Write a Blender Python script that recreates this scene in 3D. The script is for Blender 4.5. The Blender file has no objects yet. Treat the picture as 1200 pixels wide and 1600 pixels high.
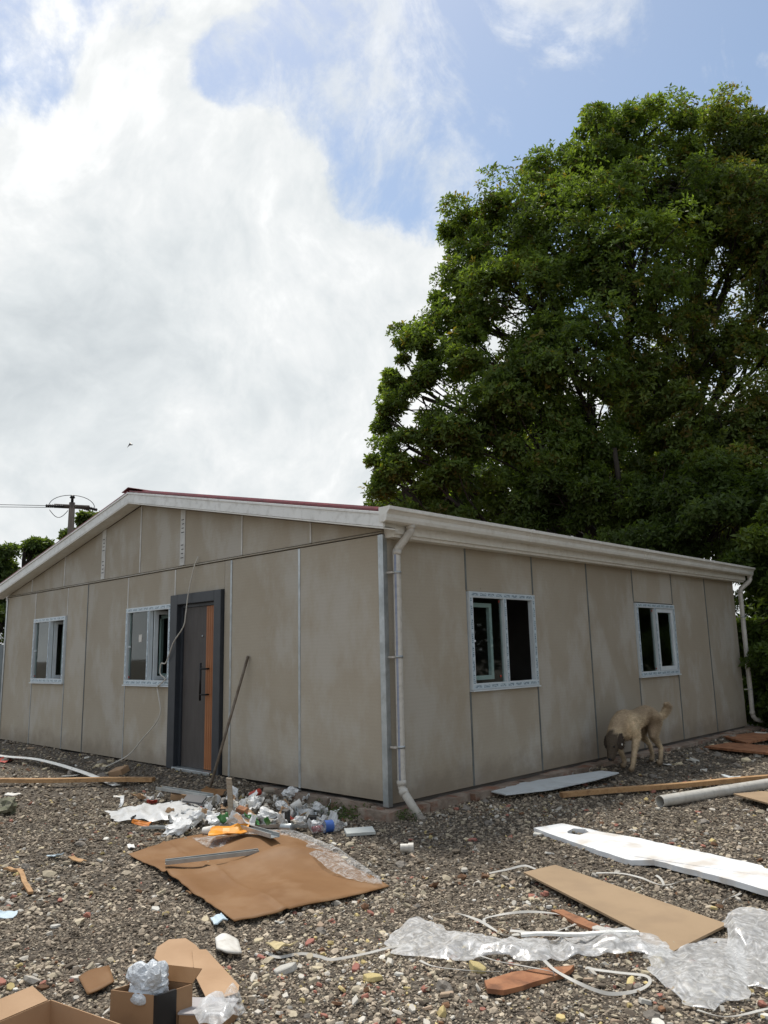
import bpy, bmesh, math, random
import numpy as np
from mathutils import Vector, Matrix, Euler, noise

random.seed(7)
rng = np.random.default_rng(11)
S = bpy.context.scene
COL = S.collection
R = math.radians

# ------------------------------------------------------------------ camera
FPX = 1207.0
CAM = np.array([5.13, -5.233, 1.3695])
YAW, PITCH, ROLL = .7728, .1804, -.0225
FW = np.array([-math.sin(YAW) * math.cos(PITCH), math.cos(YAW) * math.cos(PITCH), math.sin(PITCH)])
_r = np.cross(FW, [0, 0, 1]); _r /= np.linalg.norm(_r); _u = np.cross(_r, FW)
RT = _r * math.cos(ROLL) + _u * math.sin(ROLL)
UP = -_r * math.sin(ROLL) + _u * math.cos(ROLL)
cd = bpy.data.cameras.new('camera')
cam = bpy.data.objects.new('camera', cd); COL.objects.link(cam)
cam.matrix_world = Matrix(((RT[0], UP[0], -FW[0], CAM[0]), (RT[1], UP[1], -FW[1], CAM[1]),
                           (RT[2], UP[2], -FW[2], CAM[2]), (0, 0, 0, 1)))
cd.sensor_fit = 'HORIZONTAL'; cd.sensor_width = 36; cd.lens = 36 * FPX / 1200
cd.clip_start = .05; cd.clip_end = 3000
S.camera = cam


def ray(x, y):
    return FW + RT * (x - 600) / FPX - UP * (y - 800) / FPX


def onz(x, y, z=-.1):
    d = ray(x, y); t = (z - CAM[2]) / d[2]; return CAM + t * d


def at(x, y, D):
    d = ray(x, y); return CAM + d * D / math.hypot(d[0], d[1])


# ------------------------------------------------------------------ light
SUN_EL, SUN_AZ = 68.0, -66.0          # azimuth clockwise from +Y
CLOUD_L = 1.0
sd = Vector((math.sin(R(SUN_AZ)) * math.cos(R(SUN_EL)), math.cos(R(SUN_AZ)) * math.cos(R(SUN_EL)), math.sin(R(SUN_EL))))
sl = bpy.data.lights.new('sun', 'SUN'); sl.energy = 3.0; sl.angle = R(7); sl.color = (1, .95, .87)
so = bpy.data.objects.new('sun', sl); COL.objects.link(so)
so.rotation_euler = (-sd).to_track_quat('-Z', 'Y').to_euler(); so.location = (-20, 10, 40)
S.view_settings.view_transform = 'Standard'; S.view_settings.look = 'None'
S.view_settings.exposure = .28; S.view_settings.gamma = 1
S.render.engine = 'CYCLES'
S.cycles.max_bounces = 6; S.cycles.diffuse_bounces = 4; S.cycles.glossy_bounces = 2; S.cycles.transmission_bounces = 3
S.cycles.transparent_max_bounces = 10; S.cycles.use_denoising = True; S.cycles.caustics_reflective = False; S.cycles.caustics_refractive = False


class NT:
    """tiny node builder"""
    def __init__(s, tree): s.t = tree; s.n = tree.nodes; s.l = tree.links
    def new(s, typ, **kw):
        n = s.n.new(typ)
        for k, v in kw.items(): setattr(n, k, v)
        return n
    def put(s, sock, v):
        if v is None: return
        if hasattr(v, 'is_linked'): s.l.new(v, sock)
        else: sock.default_value = v
    def math(s, op, a, b=None, c=None, clamp=False):
        n = s.new('ShaderNodeMath', operation=op, use_clamp=clamp)
        for i, v in enumerate((a, b, c)): s.put(n.inputs[i], v)
        return n.outputs[0]
    def vmath(s, op, a, b=None):
        n = s.new('ShaderNodeVectorMath', operation=op)
        s.put(n.inputs[0], a); s.put(n.inputs[1], b)
        return n.outputs['Value' if op in ('DOT_PRODUCT', 'LENGTH') else 'Vector']
    def noise(s, vec, scale, detail=4, rough=.55, out='Fac', dist=0):
        n = s.new('ShaderNodeTexNoise'); s.put(n.inputs['Vector'], vec)
        n.inputs['Scale'].default_value = scale; n.inputs['Detail'].default_value = detail
        n.inputs['Roughness'].default_value = rough; n.inputs['Distortion'].default_value = dist
        return n.outputs[out]
    def ramp(s, fac, stops, interp='LINEAR'):
        n = s.new('ShaderNodeValToRGB'); s.put(n.inputs[0], fac)
        e = n.color_ramp.elements; n.color_ramp.interpolation = interp
        while len(e) < len(stops): e.new(.5)
        for el, (p, c) in zip(e, stops):
            el.position = p; el.color = (c, c, c, 1) if isinstance(c, (int, float)) else (*c[:3], 1)
        return n.outputs[0]
    def mix(s, fac, a, b, typ='MIX'):
        n = s.new('ShaderNodeMix', data_type='RGBA', blend_type=typ)
        s.put(n.inputs['Factor'], fac)
        for k, v in (('A', a), ('B', b)):
            i = [q for q in n.inputs if q.name == k and q.type == 'RGBA'][0]
            if isinstance(v, (tuple, list)): v = (*v[:3], 1)
            s.put(i, v)
        return [o for o in n.outputs if o.type == 'RGBA'][0]
    def sstep(s, v, lo, hi):
        n = s.new('ShaderNodeMapRange', interpolation_type='SMOOTHSTEP')
        s.put(n.inputs[0], v); n.inputs[1].default_value = lo; n.inputs[2].default_value = hi
        return n.outputs[0]


world = bpy.data.worlds.new('World'); S.world = world; world.use_nodes = True
world.cycles.sampling_method = 'MANUAL'; world.cycles.sample_map_resolution = 256
w = NT(world.node_tree); w.n.clear()
sky = w.new('ShaderNodeTexSky', sky_type='NISHITA', sun_disc=False)
sky.sun_elevation = R(SUN_EL); sky.sun_rotation = R(SUN_AZ); sky.altitude = 300
sky.air_density = 1.0; sky.dust_density = 1.2; sky.ozone_density = 2.0
tc = w.new('ShaderNodeTexCoord')
dv = w.vmath('NORMALIZE', tc.outputs['Generated'])
warp = w.noise(dv, 2.6, 3, .5, 'Color')
wv = w.vmath('SUBTRACT', warp, (.5, .5, .5))
sc = w.new('ShaderNodeVectorMath', operation='SCALE'); w.put(sc.inputs[0], wv); sc.inputs['Scale'].default_value = .22
dw = w.vmath('NORMALIZE', w.vmath('ADD', dv, sc.outputs[0]))
# puffs at two sizes, the same puffs a little nearer the sun (for shading), and thin wisps
n1 = w.noise(dw, 3.6, 9, .60)
n2 = w.noise(w.vmath('ADD', dv, (3.1, 7.7, 1.3)), 13, 6, .62)
n3 = w.noise(w.vmath('ADD', dw, tuple(Vector(sd) * .035)), 3.6, 6, .60)
nw = w.noise(w.vmath('MULTIPLY', dw, (1.0, 1.0, .55)), 6.5, 8, .66, dist=.5)
def blobs(lst):
    tot = None
    for x, y, rad, wt in lst:
        d = ray(x, y); d = d / np.linalg.norm(d)
        k = 1 / (1 - math.cos(math.atan(rad / FPX)))
        dt = w.vmath('DOT_PRODUCT', dw, tuple(d))
        e = w.math('EXPONENT', w.math('MULTIPLY', w.math('SUBTRACT', dt, 1.0), k * .9))
        e = w.math('MULTIPLY', e, wt)
        tot = e if tot is None else w.math('ADD', tot, e)
    return tot


cov = blobs([(300, 480, 250, .50), (120, 640, 300, .5), (480, 640, 260, .45), (150, 180, 100, .42), (50, 350, 150, .42),
             (640, 560, 150, .26), (815, 130, 40, .30), (690, 210, 60, .10), (600, 265, 100, -.44), (780, 60, 180, -.34), (960, 130, 220, -.40),
             (340, 200, 75, -.44), (30, 110, 70, -.36), (470, 110, 100, -.30), (850, 330, 130, -.24)])
field = w.math('ADD', w.math('ADD', w.math('MULTIPLY', w.math('SUBTRACT', n1, .5), 1.55),
                             w.math('MULTIPLY', w.math('SUBTRACT', n2, .5), .50)), w.math('ADD', cov, .06))
hz = w.new('ShaderNodeSeparateXYZ'); w.put(hz.inputs[0], dv)
low = w.math('MULTIPLY', w.sstep(hz.outputs[2], .55, .05), .28)
field = w.math('ADD', field, low)
thick = w.sstep(field, -.03, .20)
wisp = w.math('MULTIPLY', w.sstep(w.math('ADD', w.math('ADD', nw, w.math('MULTIPLY', w.math('SUBTRACT', n2, .5), .35)), w.math('MULTIPLY', field, .20)), .40, .66), .72)
alpha = w.math('MAXIMUM', thick, wisp)
grad = w.math('SUBTRACT', n1, n3)
grey = blobs([(50, 500, 150, .30), (170, 390, 110, .14), (40, 640, 110, .18), (330, 600, 120, .06), (600, 640, 110, .08), (110, 130, 120, -.3), (30, 310, 100, -.2), (280, 720, 260, .10)])
shade = w.math('ADD', w.math('MULTIPLY', grad, 2.5), .66)
shade = w.math('SUBTRACT', shade, grey)
shade = w.math('ADD', shade, w.math('MULTIPLY', w.math('SUBTRACT', n2, .5), .20))
ccol = w.ramp(shade, [(0, (.50, .54, .565)), (.42, (.635, .67, .685)), (.7, (.745, .765, .77)), (1, (.93, .935, .93))])
skc = w.new('ShaderNodeMix', data_type='RGBA', blend_type='MULTIPLY'); skc.inputs[0].default_value = 1
w.put(skc.inputs[6], sky.outputs[0]); skc.inputs[7].default_value = (.154, .147, .130, 1)
final = w.mix(alpha, skc.outputs[2], ccol)
bg = w.new('ShaderNodeBackground'); w.put(bg.inputs[0], final); bg.inputs[1].default_value = 1.0
wo = w.new('ShaderNodeOutputWorld'); w.l.new(bg.outputs[0], wo.inputs[0])

# ------------------------------------------------------------------ materials
def lin(c):
    if isinstance(c, str): c = [int(c[i:i + 2], 16) / 255 for i in (0, 2, 4)]
    return tuple(v / 12.92 if v < .04045 else ((v + .055) / 1.055) ** 2.4 for v in c)


MATS = {}


def mat(name, c1, c2=None, scale=4, rough=.8, bump=0, bscale=60, metal=0, rnd=0, stretch=None, lo=.35, hi=.65, spec=.4,
        c3=None, s3=30, f3=.5, detail=5, bdist=.004, attr=None, trans=None):
    m = bpy.data.materials.new(name); m.use_nodes = True; MATS[name] = m
    n = NT(m.node_tree); b = n.n['Principled BSDF']
    co = n.new('ShaderNodeTexCoord').outputs['Object']
    v = co
    oi = n.new('ShaderNodeObjectInfo')
    if rnd:
        off = n.vmath('SCALE', (13.1, 7.3, 5.7)); off.node.inputs['Scale'].default_value = 1
        n.l.new(oi.outputs['Random'], off.node.inputs['Scale'])
        v = n.vmath('ADD', co, off)
    vs = n.vmath('MULTIPLY', v, stretch) if stretch else v
    if attr:
        a = n.new('ShaderNodeAttribute', attribute_name=attr[0], attribute_type=attr[1]); col = a.outputs['Color']
        if c2: col = n.mix(n.ramp(n.noise(vs, scale, detail), [(lo, 0), (hi, 1)]), col, c2, 'MULTIPLY')
    elif c2:
        col = n.mix(n.ramp(n.noise(vs, scale, detail), [(lo, 0), (hi, 1)]), c1, c2)
    else:
        col = n.mix(0.0, c1, c1)
    if c3:
        col = n.mix(n.math('MULTIPLY', n.ramp(n.noise(v, s3, 3), [(.5, 0), (.68, 1)]), f3), col, c3)
    if rnd:
        hv = n.new('ShaderNodeHueSaturation'); n.put(hv.inputs['Color'], col)
        n.put(hv.inputs['Value'], n.math('ADD', n.math('MULTIPLY', oi.outputs['Random'], rnd * 2), 1 - rnd))
        col = hv.outputs[0]
    n.put(b.inputs['Base Color'], col)
    b.inputs['Roughness'].default_value = rough; b.inputs['Metallic'].default_value = metal
    b.inputs['Specular IOR Level'].default_value = spec
    if bump:
        bn = n.new('ShaderNodeBump'); bn.inputs['Strength'].default_value = bump; bn.inputs['Distance'].default_value = bdist
        n.put(bn.inputs['Height'], n.noise(v, bscale, 5, .6)); n.l.new(bn.outputs[0], b.inputs['Normal'])
    if trans:
        out = n.n['Material Output']; tr = n.new('ShaderNodeBsdfTranslucent')
        n.put(tr.inputs[0], n.mix(1.0, col, trans[1], 'MULTIPLY'))
        mx = n.new('ShaderNodeMixShader'); mx.inputs[0].default_value = trans[0]
        n.l.new(b.outputs[0], mx.inputs[1]); n.l.new(tr.outputs[0], mx.inputs[2]); n.l.new(mx.outputs[0], out.inputs[0])
    return m


def board_mat():
    m = mat('cement_board', (.352, .304, .232), (.388, .345, .275), scale=1.3, rough=.86, bump=.25, bscale=90, rnd=.075, bdist=.002,
            c3=(.225, .20, .165), s3=60, f3=.12)
    n = NT(m.node_tree); b = n.n['Principled BSDF']
    src = b.inputs['Base Color'].links[0].from_socket
    co = n.new('ShaderNodeTexCoord').outputs['Object']; oi = n.new('ShaderNodeObjectInfo')
    off = n.vmath('SCALE', (3.1, 17.3, 9.7)); n.l.new(oi.outputs['Random'], off.node.inputs['Scale'])
    v = n.vmath('ADD', co, off)
    st = n.ramp(n.noise(n.vmath('MULTIPLY', v, (1.5, 1.5, .8)), 1.3, 6, .62), [(.48, 0), (.62, 1)])     # lime bloom running down
    col = n.mix(n.math('MULTIPLY', st, .40), src, (.50, .488, .455))
    # small dark spots
    vo = n.new('ShaderNodeTexVoronoi'); n.put(vo.inputs['Vector'], v); vo.inputs['Scale'].default_value = 2.3
    sp = n.ramp(vo.outputs['Distance'], [(.012, 1), (.03, 0)])
    col = n.mix(n.math('MULTIPLY', sp, .45), col, (.12, .10, .08))
    # faint pressed weave lines of the sheet
    wv = n.new('ShaderNodeTexWave', wave_type='BANDS', bands_direction='Z'); n.put(wv.inputs['Vector'], v)
    wv.inputs['Scale'].default_value = 9; wv.inputs['Distortion'].default_value = 3; wv.inputs['Detail'].default_value = 3
    col = n.mix(n.math('MULTIPLY', wv.outputs['Fac'], .07), col, (.24, .215, .175))
    # splash dirt near the ground: shape of its own
    g = n.new('ShaderNodeNewGeometry'); sx = n.new('ShaderNodeSeparateXYZ'); n.put(sx.inputs[0], g.outputs['Position'])
    z = n.math('ADD', sx.outputs[2], n.math('MULTIPLY', n.math('SUBTRACT', n.noise(g.outputs['Position'], 5, 5, .65), .5), .5))
    col = n.mix(n.math('MULTIPLY', n.sstep(z, .36, .02), .55), col, (.17, .135, .10))
    n.put(b.inputs['Base Color'], col)
    return m


board_mat()
GALV = mat('galvanised', (.34, .37, .38), (.47, .50, .51), scale=6, rough=.42, metal=.75, bump=.06, bscale=30, rnd=.06, c3=(.25, .25, .24), s3=9, f3=.4)
GALVD = mat('galvanised_dull', (.13, .145, .145), (.20, .215, .21), scale=6, rough=.5, metal=.45, rnd=.08)
MILK = mat('white_joint', (.60, .60, .57), (.48, .47, .44), scale=9, rough=.7, rnd=.06)
PVC = mat('cream_pvc', (.76, .75, .70), (.69, .675, .62), scale=3, rough=.42, c3=(.45, .40, .32), s3=14, f3=.25)
PVCPIPE = mat('pipe_pvc', (.57, .55, .50), (.50, .475, .425), scale=7, rough=.4, c3=(.27, .24, .20), s3=18, f3=.35)
WHITE = mat('white_trim', (.78, .78, .75), (.70, .70, .665), scale=3, rough=.45, c3=(.40, .38, .34), s3=12, f3=.3)
ROOF = mat('roof_red', (.22, .045, .05), (.15, .035, .04), scale=5, rough=.45, c3=(.10, .03, .03), s3=20)
WPVC = mat('window_pvc', (.62, .67, .69), (.55, .60, .625), scale=6, rough=.35)
STONE = mat('plinth', (.20, .15, .115), (.31, .255, .205), scale=6, rough=.95, bump=.9, bscale=22, bdist=.02, rnd=.12, c3=(.22, .095, .055), s3=7, f3=.8)
ANTH = mat('anthracite', (.026, .031, .038), (.034, .039, .047), scale=8, rough=.45, bump=.05, bscale=150)
LEAFD = mat('door_leaf', (.052, .045, .042), (.068, .060, .056), scale=3, rough=.55, stretch=(6, 6, 1), bump=.12, bscale=120)
OAK = mat('door_wood', (.34, .13, .042), (.25, .085, .026), scale=10, rough=.5, stretch=(6, 6, .5), bump=.1, bscale=40)
BLACK = mat('black_metal', (.012, .012, .013), rough=.4, metal=.3)
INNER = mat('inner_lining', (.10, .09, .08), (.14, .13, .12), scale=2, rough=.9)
WOOD = mat('timber', (.36, .205, .092), (.46, .285, .14), scale=7, rough=.75, stretch=(1, 8, 8), bump=.3, bscale=40, rnd=.12, c3=(.17, .085, .04), s3=9, f3=.55)
WOODG = mat('grey_timber', (.27, .23, .18), (.36, .31, .25), scale=7, rough=.85, stretch=(1, 8, 8), bump=.3, bscale=40, rnd=.15)
BARKW = mat('bark_board', (.25, .105, .05), (.36, .17, .085), scale=9, rough=.85, bump=.6, bscale=30, rnd=.1, c3=(.12, .055, .03), s3=12, f3=.7)
CARD = mat('cardboard', (.178, .090, .036), (.215, .115, .050), scale=2.2, rough=.6, spec=.2, rnd=.08, c3=(.27, .165, .09), s3=3.5, f3=.5, bump=.25, bscale=28)
CARDL = mat('pale_cardboard', (.42, .275, .165), (.35, .22, .125), scale=3, rough=.85, rnd=.07, bump=.1, bscale=60)
TANB = mat('tan_board', (.345, .245, .150), (.305, .215, .13), scale=2, rough=.85, bump=.12, bscale=120, c3=(.27, .19, .12), s3=4, f3=.5)
BOARDE = mat('board_core', (.62, .58, .51), (.5, .46, .40), scale=20, rough=.95, bump=.5, bscale=60)
FOAM = mat('white_foam', (.76, .77, .775), (.68, .695, .705), scale=3, rough=.6, bump=.3, bscale=30, c3=(.45, .36, .26), s3=4.2, f3=.55)
SHEETB = mat('pale_sheet', (.60, .64, .655), (.53, .57, .585), scale=3, rough=.5, c3=(.38, .36, .33), s3=7, f3=.3)
ORANGE = mat('orange_plastic', (.72, .30, .015), (.62, .23, .01), scale=6, rough=.45)
WPAPER = mat('white_paper', (.72, .71, .67), (.60, .58, .53), scale=8, rough=.8, rnd=.1, c3=(.38, .33, .27), s3=14, f3=.4)
WBAG = mat('white_bag', (.84, .85, .85), (.76, .77, .77), scale=9, rough=.35, rnd=.08, trans=(.25, (1, 1, 1)), c3=(.48, .45, .40), s3=11, f3=.4)
GREENP = mat('green_plastic', (.10, .30, .10), (.06, .22, .07), scale=9, rough=.45, rnd=.2)
REDP = mat('red_plastic', (.42, .06, .035), (.30, .04, .025), scale=9, rough=.5, rnd=.15)
BLUEP = mat('blue_plastic', (.05, .13, .42), (.04, .10, .33), scale=9, rough=.4)
DARKP = mat('dark_plastic', (.03, .03, .032), (.055, .052, .05), scale=9, rough=.45, rnd=.2)
LBLUE = mat('pale_blue_scrap', (.50, .60, .66), (.42, .52, .58), scale=9, rough=.6)
SILV = mat('foil', (.62, .65, .68), (.50, .53, .56), scale=14, rough=.4, metal=.1, bump=.5, bscale=18, bdist=.01)
CARTON = mat('carton_brown', (.34, .205, .11), (.29, .17, .09), scale=5, rough=.8, bump=.15, bscale=60, c3=(.22, .13, .07), s3=7, f3=.4)
STRAP = mat('strap_plastic', (.60, .59, .55), (.48, .46, .42), scale=5, rough=.5, trans=(.2, (1, 1, 1)))
MOSS = mat('mossy_stone', (.13, .14, .085), (.21, .20, .15), scale=6, rough=.95, bump=.8, bscale=25, bdist=.01)
CABLE = mat('cable', (.56, .54, .49), (.46, .44, .39), scale=9, rough=.5)
STEELP = mat('rusty_bar', (.20, .17, .135), (.11, .08, .055), scale=14, rough=.7, metal=.2, bump=.2, bscale=80)
POLE = mat('pole_wood', (.055, .045, .038), (.085, .07, .06), scale=5, rough=.9, stretch=(6, 6, .6))
FENCE = mat('fence_metal', (.21, .24, .25), (.17, .19, .20), scale=3, rough=.55, metal=.2)
BARK = mat('bark', (.032, .026, .021), (.055, .046, .037), scale=4, rough=.95, stretch=(3, 3, .6), bump=.9, bscale=14, bdist=.03)
LEAF = mat('leaves', (0, 0, 0), attr=('col', 'GEOMETRY'), rough=.5, spec=.35, trans=(.54, (1.55, 1.5, .55)))
GRASS = mat('grass', (0, 0, 0), attr=('col', 'GEOMETRY'), rough=.6, trans=(.3, (1.2, 1.2, .6)))
PEBBLE = mat('pebbles', (0, 0, 0), attr=('scol', 'INSTANCER'), c2=(.72, .70, .68), scale=120, rough=.88, spec=.3)


def glass_mat(name, tint, gl=.10):
    m = bpy.data.materials.new(name); m.use_nodes = True; n = NT(m.node_tree); n.n.clear()
    tr = n.new('ShaderNodeBsdfTransparent'); tr.inputs[0].default_value = (*tint, 1)
    g = n.new('ShaderNodeBsdfGlossy'); g.inputs['Roughness'].default_value = .03; g.inputs[0].default_value = (.9, .95, .95, 1)
    fr = n.new('ShaderNodeFresnel'); fr.inputs[0].default_value = 1.6
    ge = n.new('ShaderNodeNewGeometry')
    mx = n.new('ShaderNodeMixShader'); n.put(mx.inputs[0], n.math('MULTIPLY', n.math('ADD', fr.outputs[0], .01), n.math('SUBTRACT', 1.0, ge.outputs['Backfacing'])))
    n.l.new(tr.outputs[0], mx.inputs[1]); n.l.new(g.outputs[0], mx.inputs[2])
    o = n.new('ShaderNodeOutputMaterial'); n.l.new(mx.outputs[0], o.inputs[0]); return m


GLASS = glass_mat('window_glass', (.80, .86, .84))


def film_mat(name, dens=.45, tint=(.90, .905, .905)):
    m = bpy.data.materials.new(name); m.use_nodes = True; n = NT(m.node_tree); n.n.clear()
    co = n.new('ShaderNodeTexCoord').outputs['Object']
    tr = n.new('ShaderNodeBsdfTransparent'); tr.inputs[0].default_value = (.93, .94, .94, 1)
    df = n.new('ShaderNodeBsdfDiffuse'); df.inputs[0].default_value = (*tint, 1)
    tl = n.new('ShaderNodeBsdfTranslucent'); tl.inputs[0].default_value = (*tint, 1)
    g = n.new('ShaderNodeBsdfGlossy'); g.inputs['Roughness'].default_value = .24
    bn = n.new('ShaderNodeBump'); bn.inputs['Strength'].default_value = .55; bn.inputs['Distance'].default_value = .010
    wr = n.noise(n.vmath('MULTIPLY', co, (1, .7, 1)), 9, 3, .5, dist=.8)
    n.put(bn.inputs['Height'], wr)
    for q in (df, g, tl): n.l.new(bn.outputs[0], q.inputs['Normal'])
    a = n.new('ShaderNodeMixShader'); a.inputs[0].default_value = .35; n.l.new(df.outputs[0], a.inputs[1]); n.l.new(tl.outputs[0], a.inputs[2])
    b = n.new('ShaderNodeMixShader'); b.inputs[0].default_value = .17; n.l.new(a.outputs[0], b.inputs[1]); n.l.new(g.outputs[0], b.inputs[2])
    c = n.new('ShaderNodeMixShader')
    fold = n.ramp(n.noise(co, 13, 6, .65, dist=2.2), [(.34, dens - .22), (.5, dens), (.66, dens + .38)])
    n.put(c.inputs[0], fold); n.l.new(tr.outputs[0], c.inputs[1]); n.l.new(b.outputs[0], c.inputs[2])
    o = n.new('ShaderNodeOutputMaterial'); n.l.new(c.outputs[0], o.inputs[0]); return m


FILM = film_mat('plastic_film', .56)
FILMC = film_mat('clear_film', .26)
BOTTLE = film_mat('bottle_plastic', .22, (.75, .8, .85))


def tape_mat():
    """printed protective film on the window frames: small blue-grey blocks on white"""
    m = mat('protective_film', (.66, .70, .72), rough=.35)
    n = NT(m.node_tree); b = n.n['Principled BSDF']
    co = n.new('ShaderNodeTexCoord').outputs['UV']
    sx = n.new('ShaderNodeSeparateXYZ'); n.put(sx.inputs[0], co)
    def cell(step, seed):
        wn = n.new('ShaderNodeTexWhiteNoise', noise_dimensions='1D'); n.put(wn.inputs['W'], n.math('ADD', n.math('FLOOR', n.math('DIVIDE', sx.outputs[0], step)), seed)); return wn.outputs['Value']
    word = n.math('LESS_THAN', n.math('FRACT', n.math('DIVIDE', sx.outputs[0], .145)), .74)
    letter = n.math('LESS_THAN', n.math('FRACT', n.math('DIVIDE', sx.outputs[0], .021)), .70)
    line = n.math('MULTIPLY', n.math('GREATER_THAN', sx.outputs[1], .16), n.math('LESS_THAN', sx.outputs[1], .84))
    gap = n.math('GREATER_THAN', n.math('ABSOLUTE', n.math('SUBTRACT', sx.outputs[1], n.math('MULTIPLY', cell(.021, 3.0), .9))), .12)
    f = n.math('MULTIPLY', n.math('MULTIPLY', word, letter), n.math('MULTIPLY', line, gap))
    n.put(b.inputs['Base Color'], n.mix(n.math('MULTIPLY', f, .95), (.50, .585, .635), (.10, .16, .21)))
    return m


TAPE = tape_mat()


def ground_mat():
    m = mat('gravel_ground', (.070, .058, .045), (.13, .108, .083), scale=14, rough=.95, bump=1, bscale=55, bdist=.03, detail=8)
    n = NT(m.node_tree); b = n.n['Principled BSDF']
    co = n.new('ShaderNodeTexCoord').outputs['Object']
    vo = n.new('ShaderNodeTexVoronoi'); n.put(vo.inputs['Vector'], co); vo.inputs['Scale'].default_value = 34
    sp = n.new('ShaderNodeSeparateColor'); n.put(sp.inputs[0], vo.outputs['Color'])
    stone = n.ramp(sp.outputs[0], [(0, (.10, .082, .064)), (.45, (.19, .16, .125)), (.8, (.28, .245, .195)), (.93, (.36, .32, .25)), (1, (.5, .46, .38))])
    src = b.inputs['Base Color'].links[0].from_socket
    big = n.ramp(n.noise(co, .8, 5), [(.4, 0), (.62, 1)])
    col = n.mix(.72, src, stone)
    col = n.mix(n.math('MULTIPLY', big, .35), col, (.105, .075, .052))
    edge = n.ramp(vo.outputs['Distance'], [(.25, 1), (.75, .35)])
    n.put(b.inputs['Base Color'], n.mix(1.0, col, edge, 'MULTIPLY'))
    return m


ground_mat()

# ------------------------------------------------------------------ mesh helpers
def link(name, me, m=None, parent=None, loc=None):
    o = bpy.data.objects.new(name, me); COL.objects.link(o)
    if m and me and not me.materials: me.materials.append(m if not isinstance(m, str) else MATS[m])
    if loc is not None: o.location = loc
    if parent is not None:
        o.parent = parent
        o.matrix_parent_inverse = wm(parent).inverted()
    return o


def wm(o):
    M_ = Matrix.LocRotScale(o.location, o.rotation_euler, o.scale)
    return (wm(o.parent) @ o.matrix_parent_inverse @ M_) if o.parent else M_


def tag(o, label=None, cat=None, group=None, kind=None):
    for k, v in (('label', label), ('category', cat), ('group', group), ('kind', kind)):
        if v: o[k] = v
    return o


def thing(name, label, cat, loc=(0, 0, 0), group=None):
    o = bpy.data.objects.new(name, None); COL.objects.link(o); o.location = loc; o.empty_display_size = .1
    return tag(o, label, cat, group)


def raw(name, v, f, m=None, parent=None, smooth=False, base=False, uv=None):
    """mesh object from world-space vertices, origin moved to its middle (or its base)"""
    v = np.asarray(v, float); lo, hi = v.min(0), v.max(0); c = (lo + hi) / 2
    if base: c[2] = lo[2]
    me = bpy.data.meshes.new(name); me.from_pydata([tuple(q) for q in v - c], [], [tuple(int(i) for i in q) for q in f])
    if smooth: me.polygons.foreach_set('use_smooth', [True] * len(me.polygons))
    me.update()
    return link(name, me, m, parent, Vector(c))


def fix(o):
    bm = bmesh.new(); bm.from_mesh(o.data); bmesh.ops.recalc_face_normals(bm, faces=bm.faces); bm.to_mesh(o.data); bm.free(); return o


def bevel(o, w_, seg=1):
    bm = bmesh.new(); bm.from_mesh(o.data)
    bmesh.ops.bevel(bm, geom=bm.edges[:], offset=w_, segments=seg, affect='EDGES', profile=.6, clamp_overlap=True)
    bm.to_mesh(o.data); bm.free(); return o


BF = [(0, 3, 2, 1), (4, 5, 6, 7), (0, 1, 5, 4), (1, 2, 6, 5), (2, 3, 7, 6), (3, 0, 4, 7)]


def bv(x0, x1, y0, y1, z0, z1):
    return [(x0, y0, z0), (x1, y0, z0), (x1, y1, z0), (x0, y1, z0), (x0, y0, z1), (x1, y0, z1), (x1, y1, z1), (x0, y1, z1)]


def box(name, x0, x1, y0, y1, z0, z1, m, parent=None, bw=.002):
    o = raw(name, bv(x0, x1, y0, y1, z0, z1), BF, m, parent)
    return bevel(o, bw) if bw else o


def boxes(name, lst, m, parent=None):
    v, f = [], []
    for b in lst:
        k = len(v); v += bv(*b); f += [tuple(i + k for i in q) for q in BF]
    return raw(name, v, f, m, parent)


def prism(name, poly, axis, a, b, m, parent=None, bw=0):
    """extrude a polygon: axis 'y' -> poly in (x,z), axis 'x' -> (y,z), axis 'z' -> (x,y)"""
    def P(p, t): return {'y': (p[0], t, p[1]), 'x': (t, p[0], p[1]), 'z': (p[0], p[1], t)}[axis]
    n = len(poly); v = [P(p, a) for p in poly] + [P(p, b) for p in poly]
    f = [tuple(range(n)), tuple(range(2 * n - 1, n - 1, -1))] + [(i, i + n, (i + 1) % n + n, (i + 1) % n) for i in range(n)]
    o = fix(raw(name, v, f, m, parent))
    return bevel(o, bw) if bw else o


def spline(pts, n):
    pts = [np.asarray(p, float) for p in pts]
    if len(pts) == 2: return [pts[0] + (pts[1] - pts[0]) * t for t in np.linspace(0, 1, n)]
    P = [2 * pts[0] - pts[1]] + pts + [2 * pts[-1] - pts[-2]]
    out = []
    for t in np.linspace(0, len(pts) - 1, n):
        i = min(int(t), len(pts) - 2); u = t - i; a, b, c, d = P[i:i + 4]
        out.append(.5 * ((2 * b) + (c - a) * u + (2 * a - 5 * b + 4 * c - d) * u * u + (3 * b - a - 3 * c + d) * u ** 3))
    return out


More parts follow.
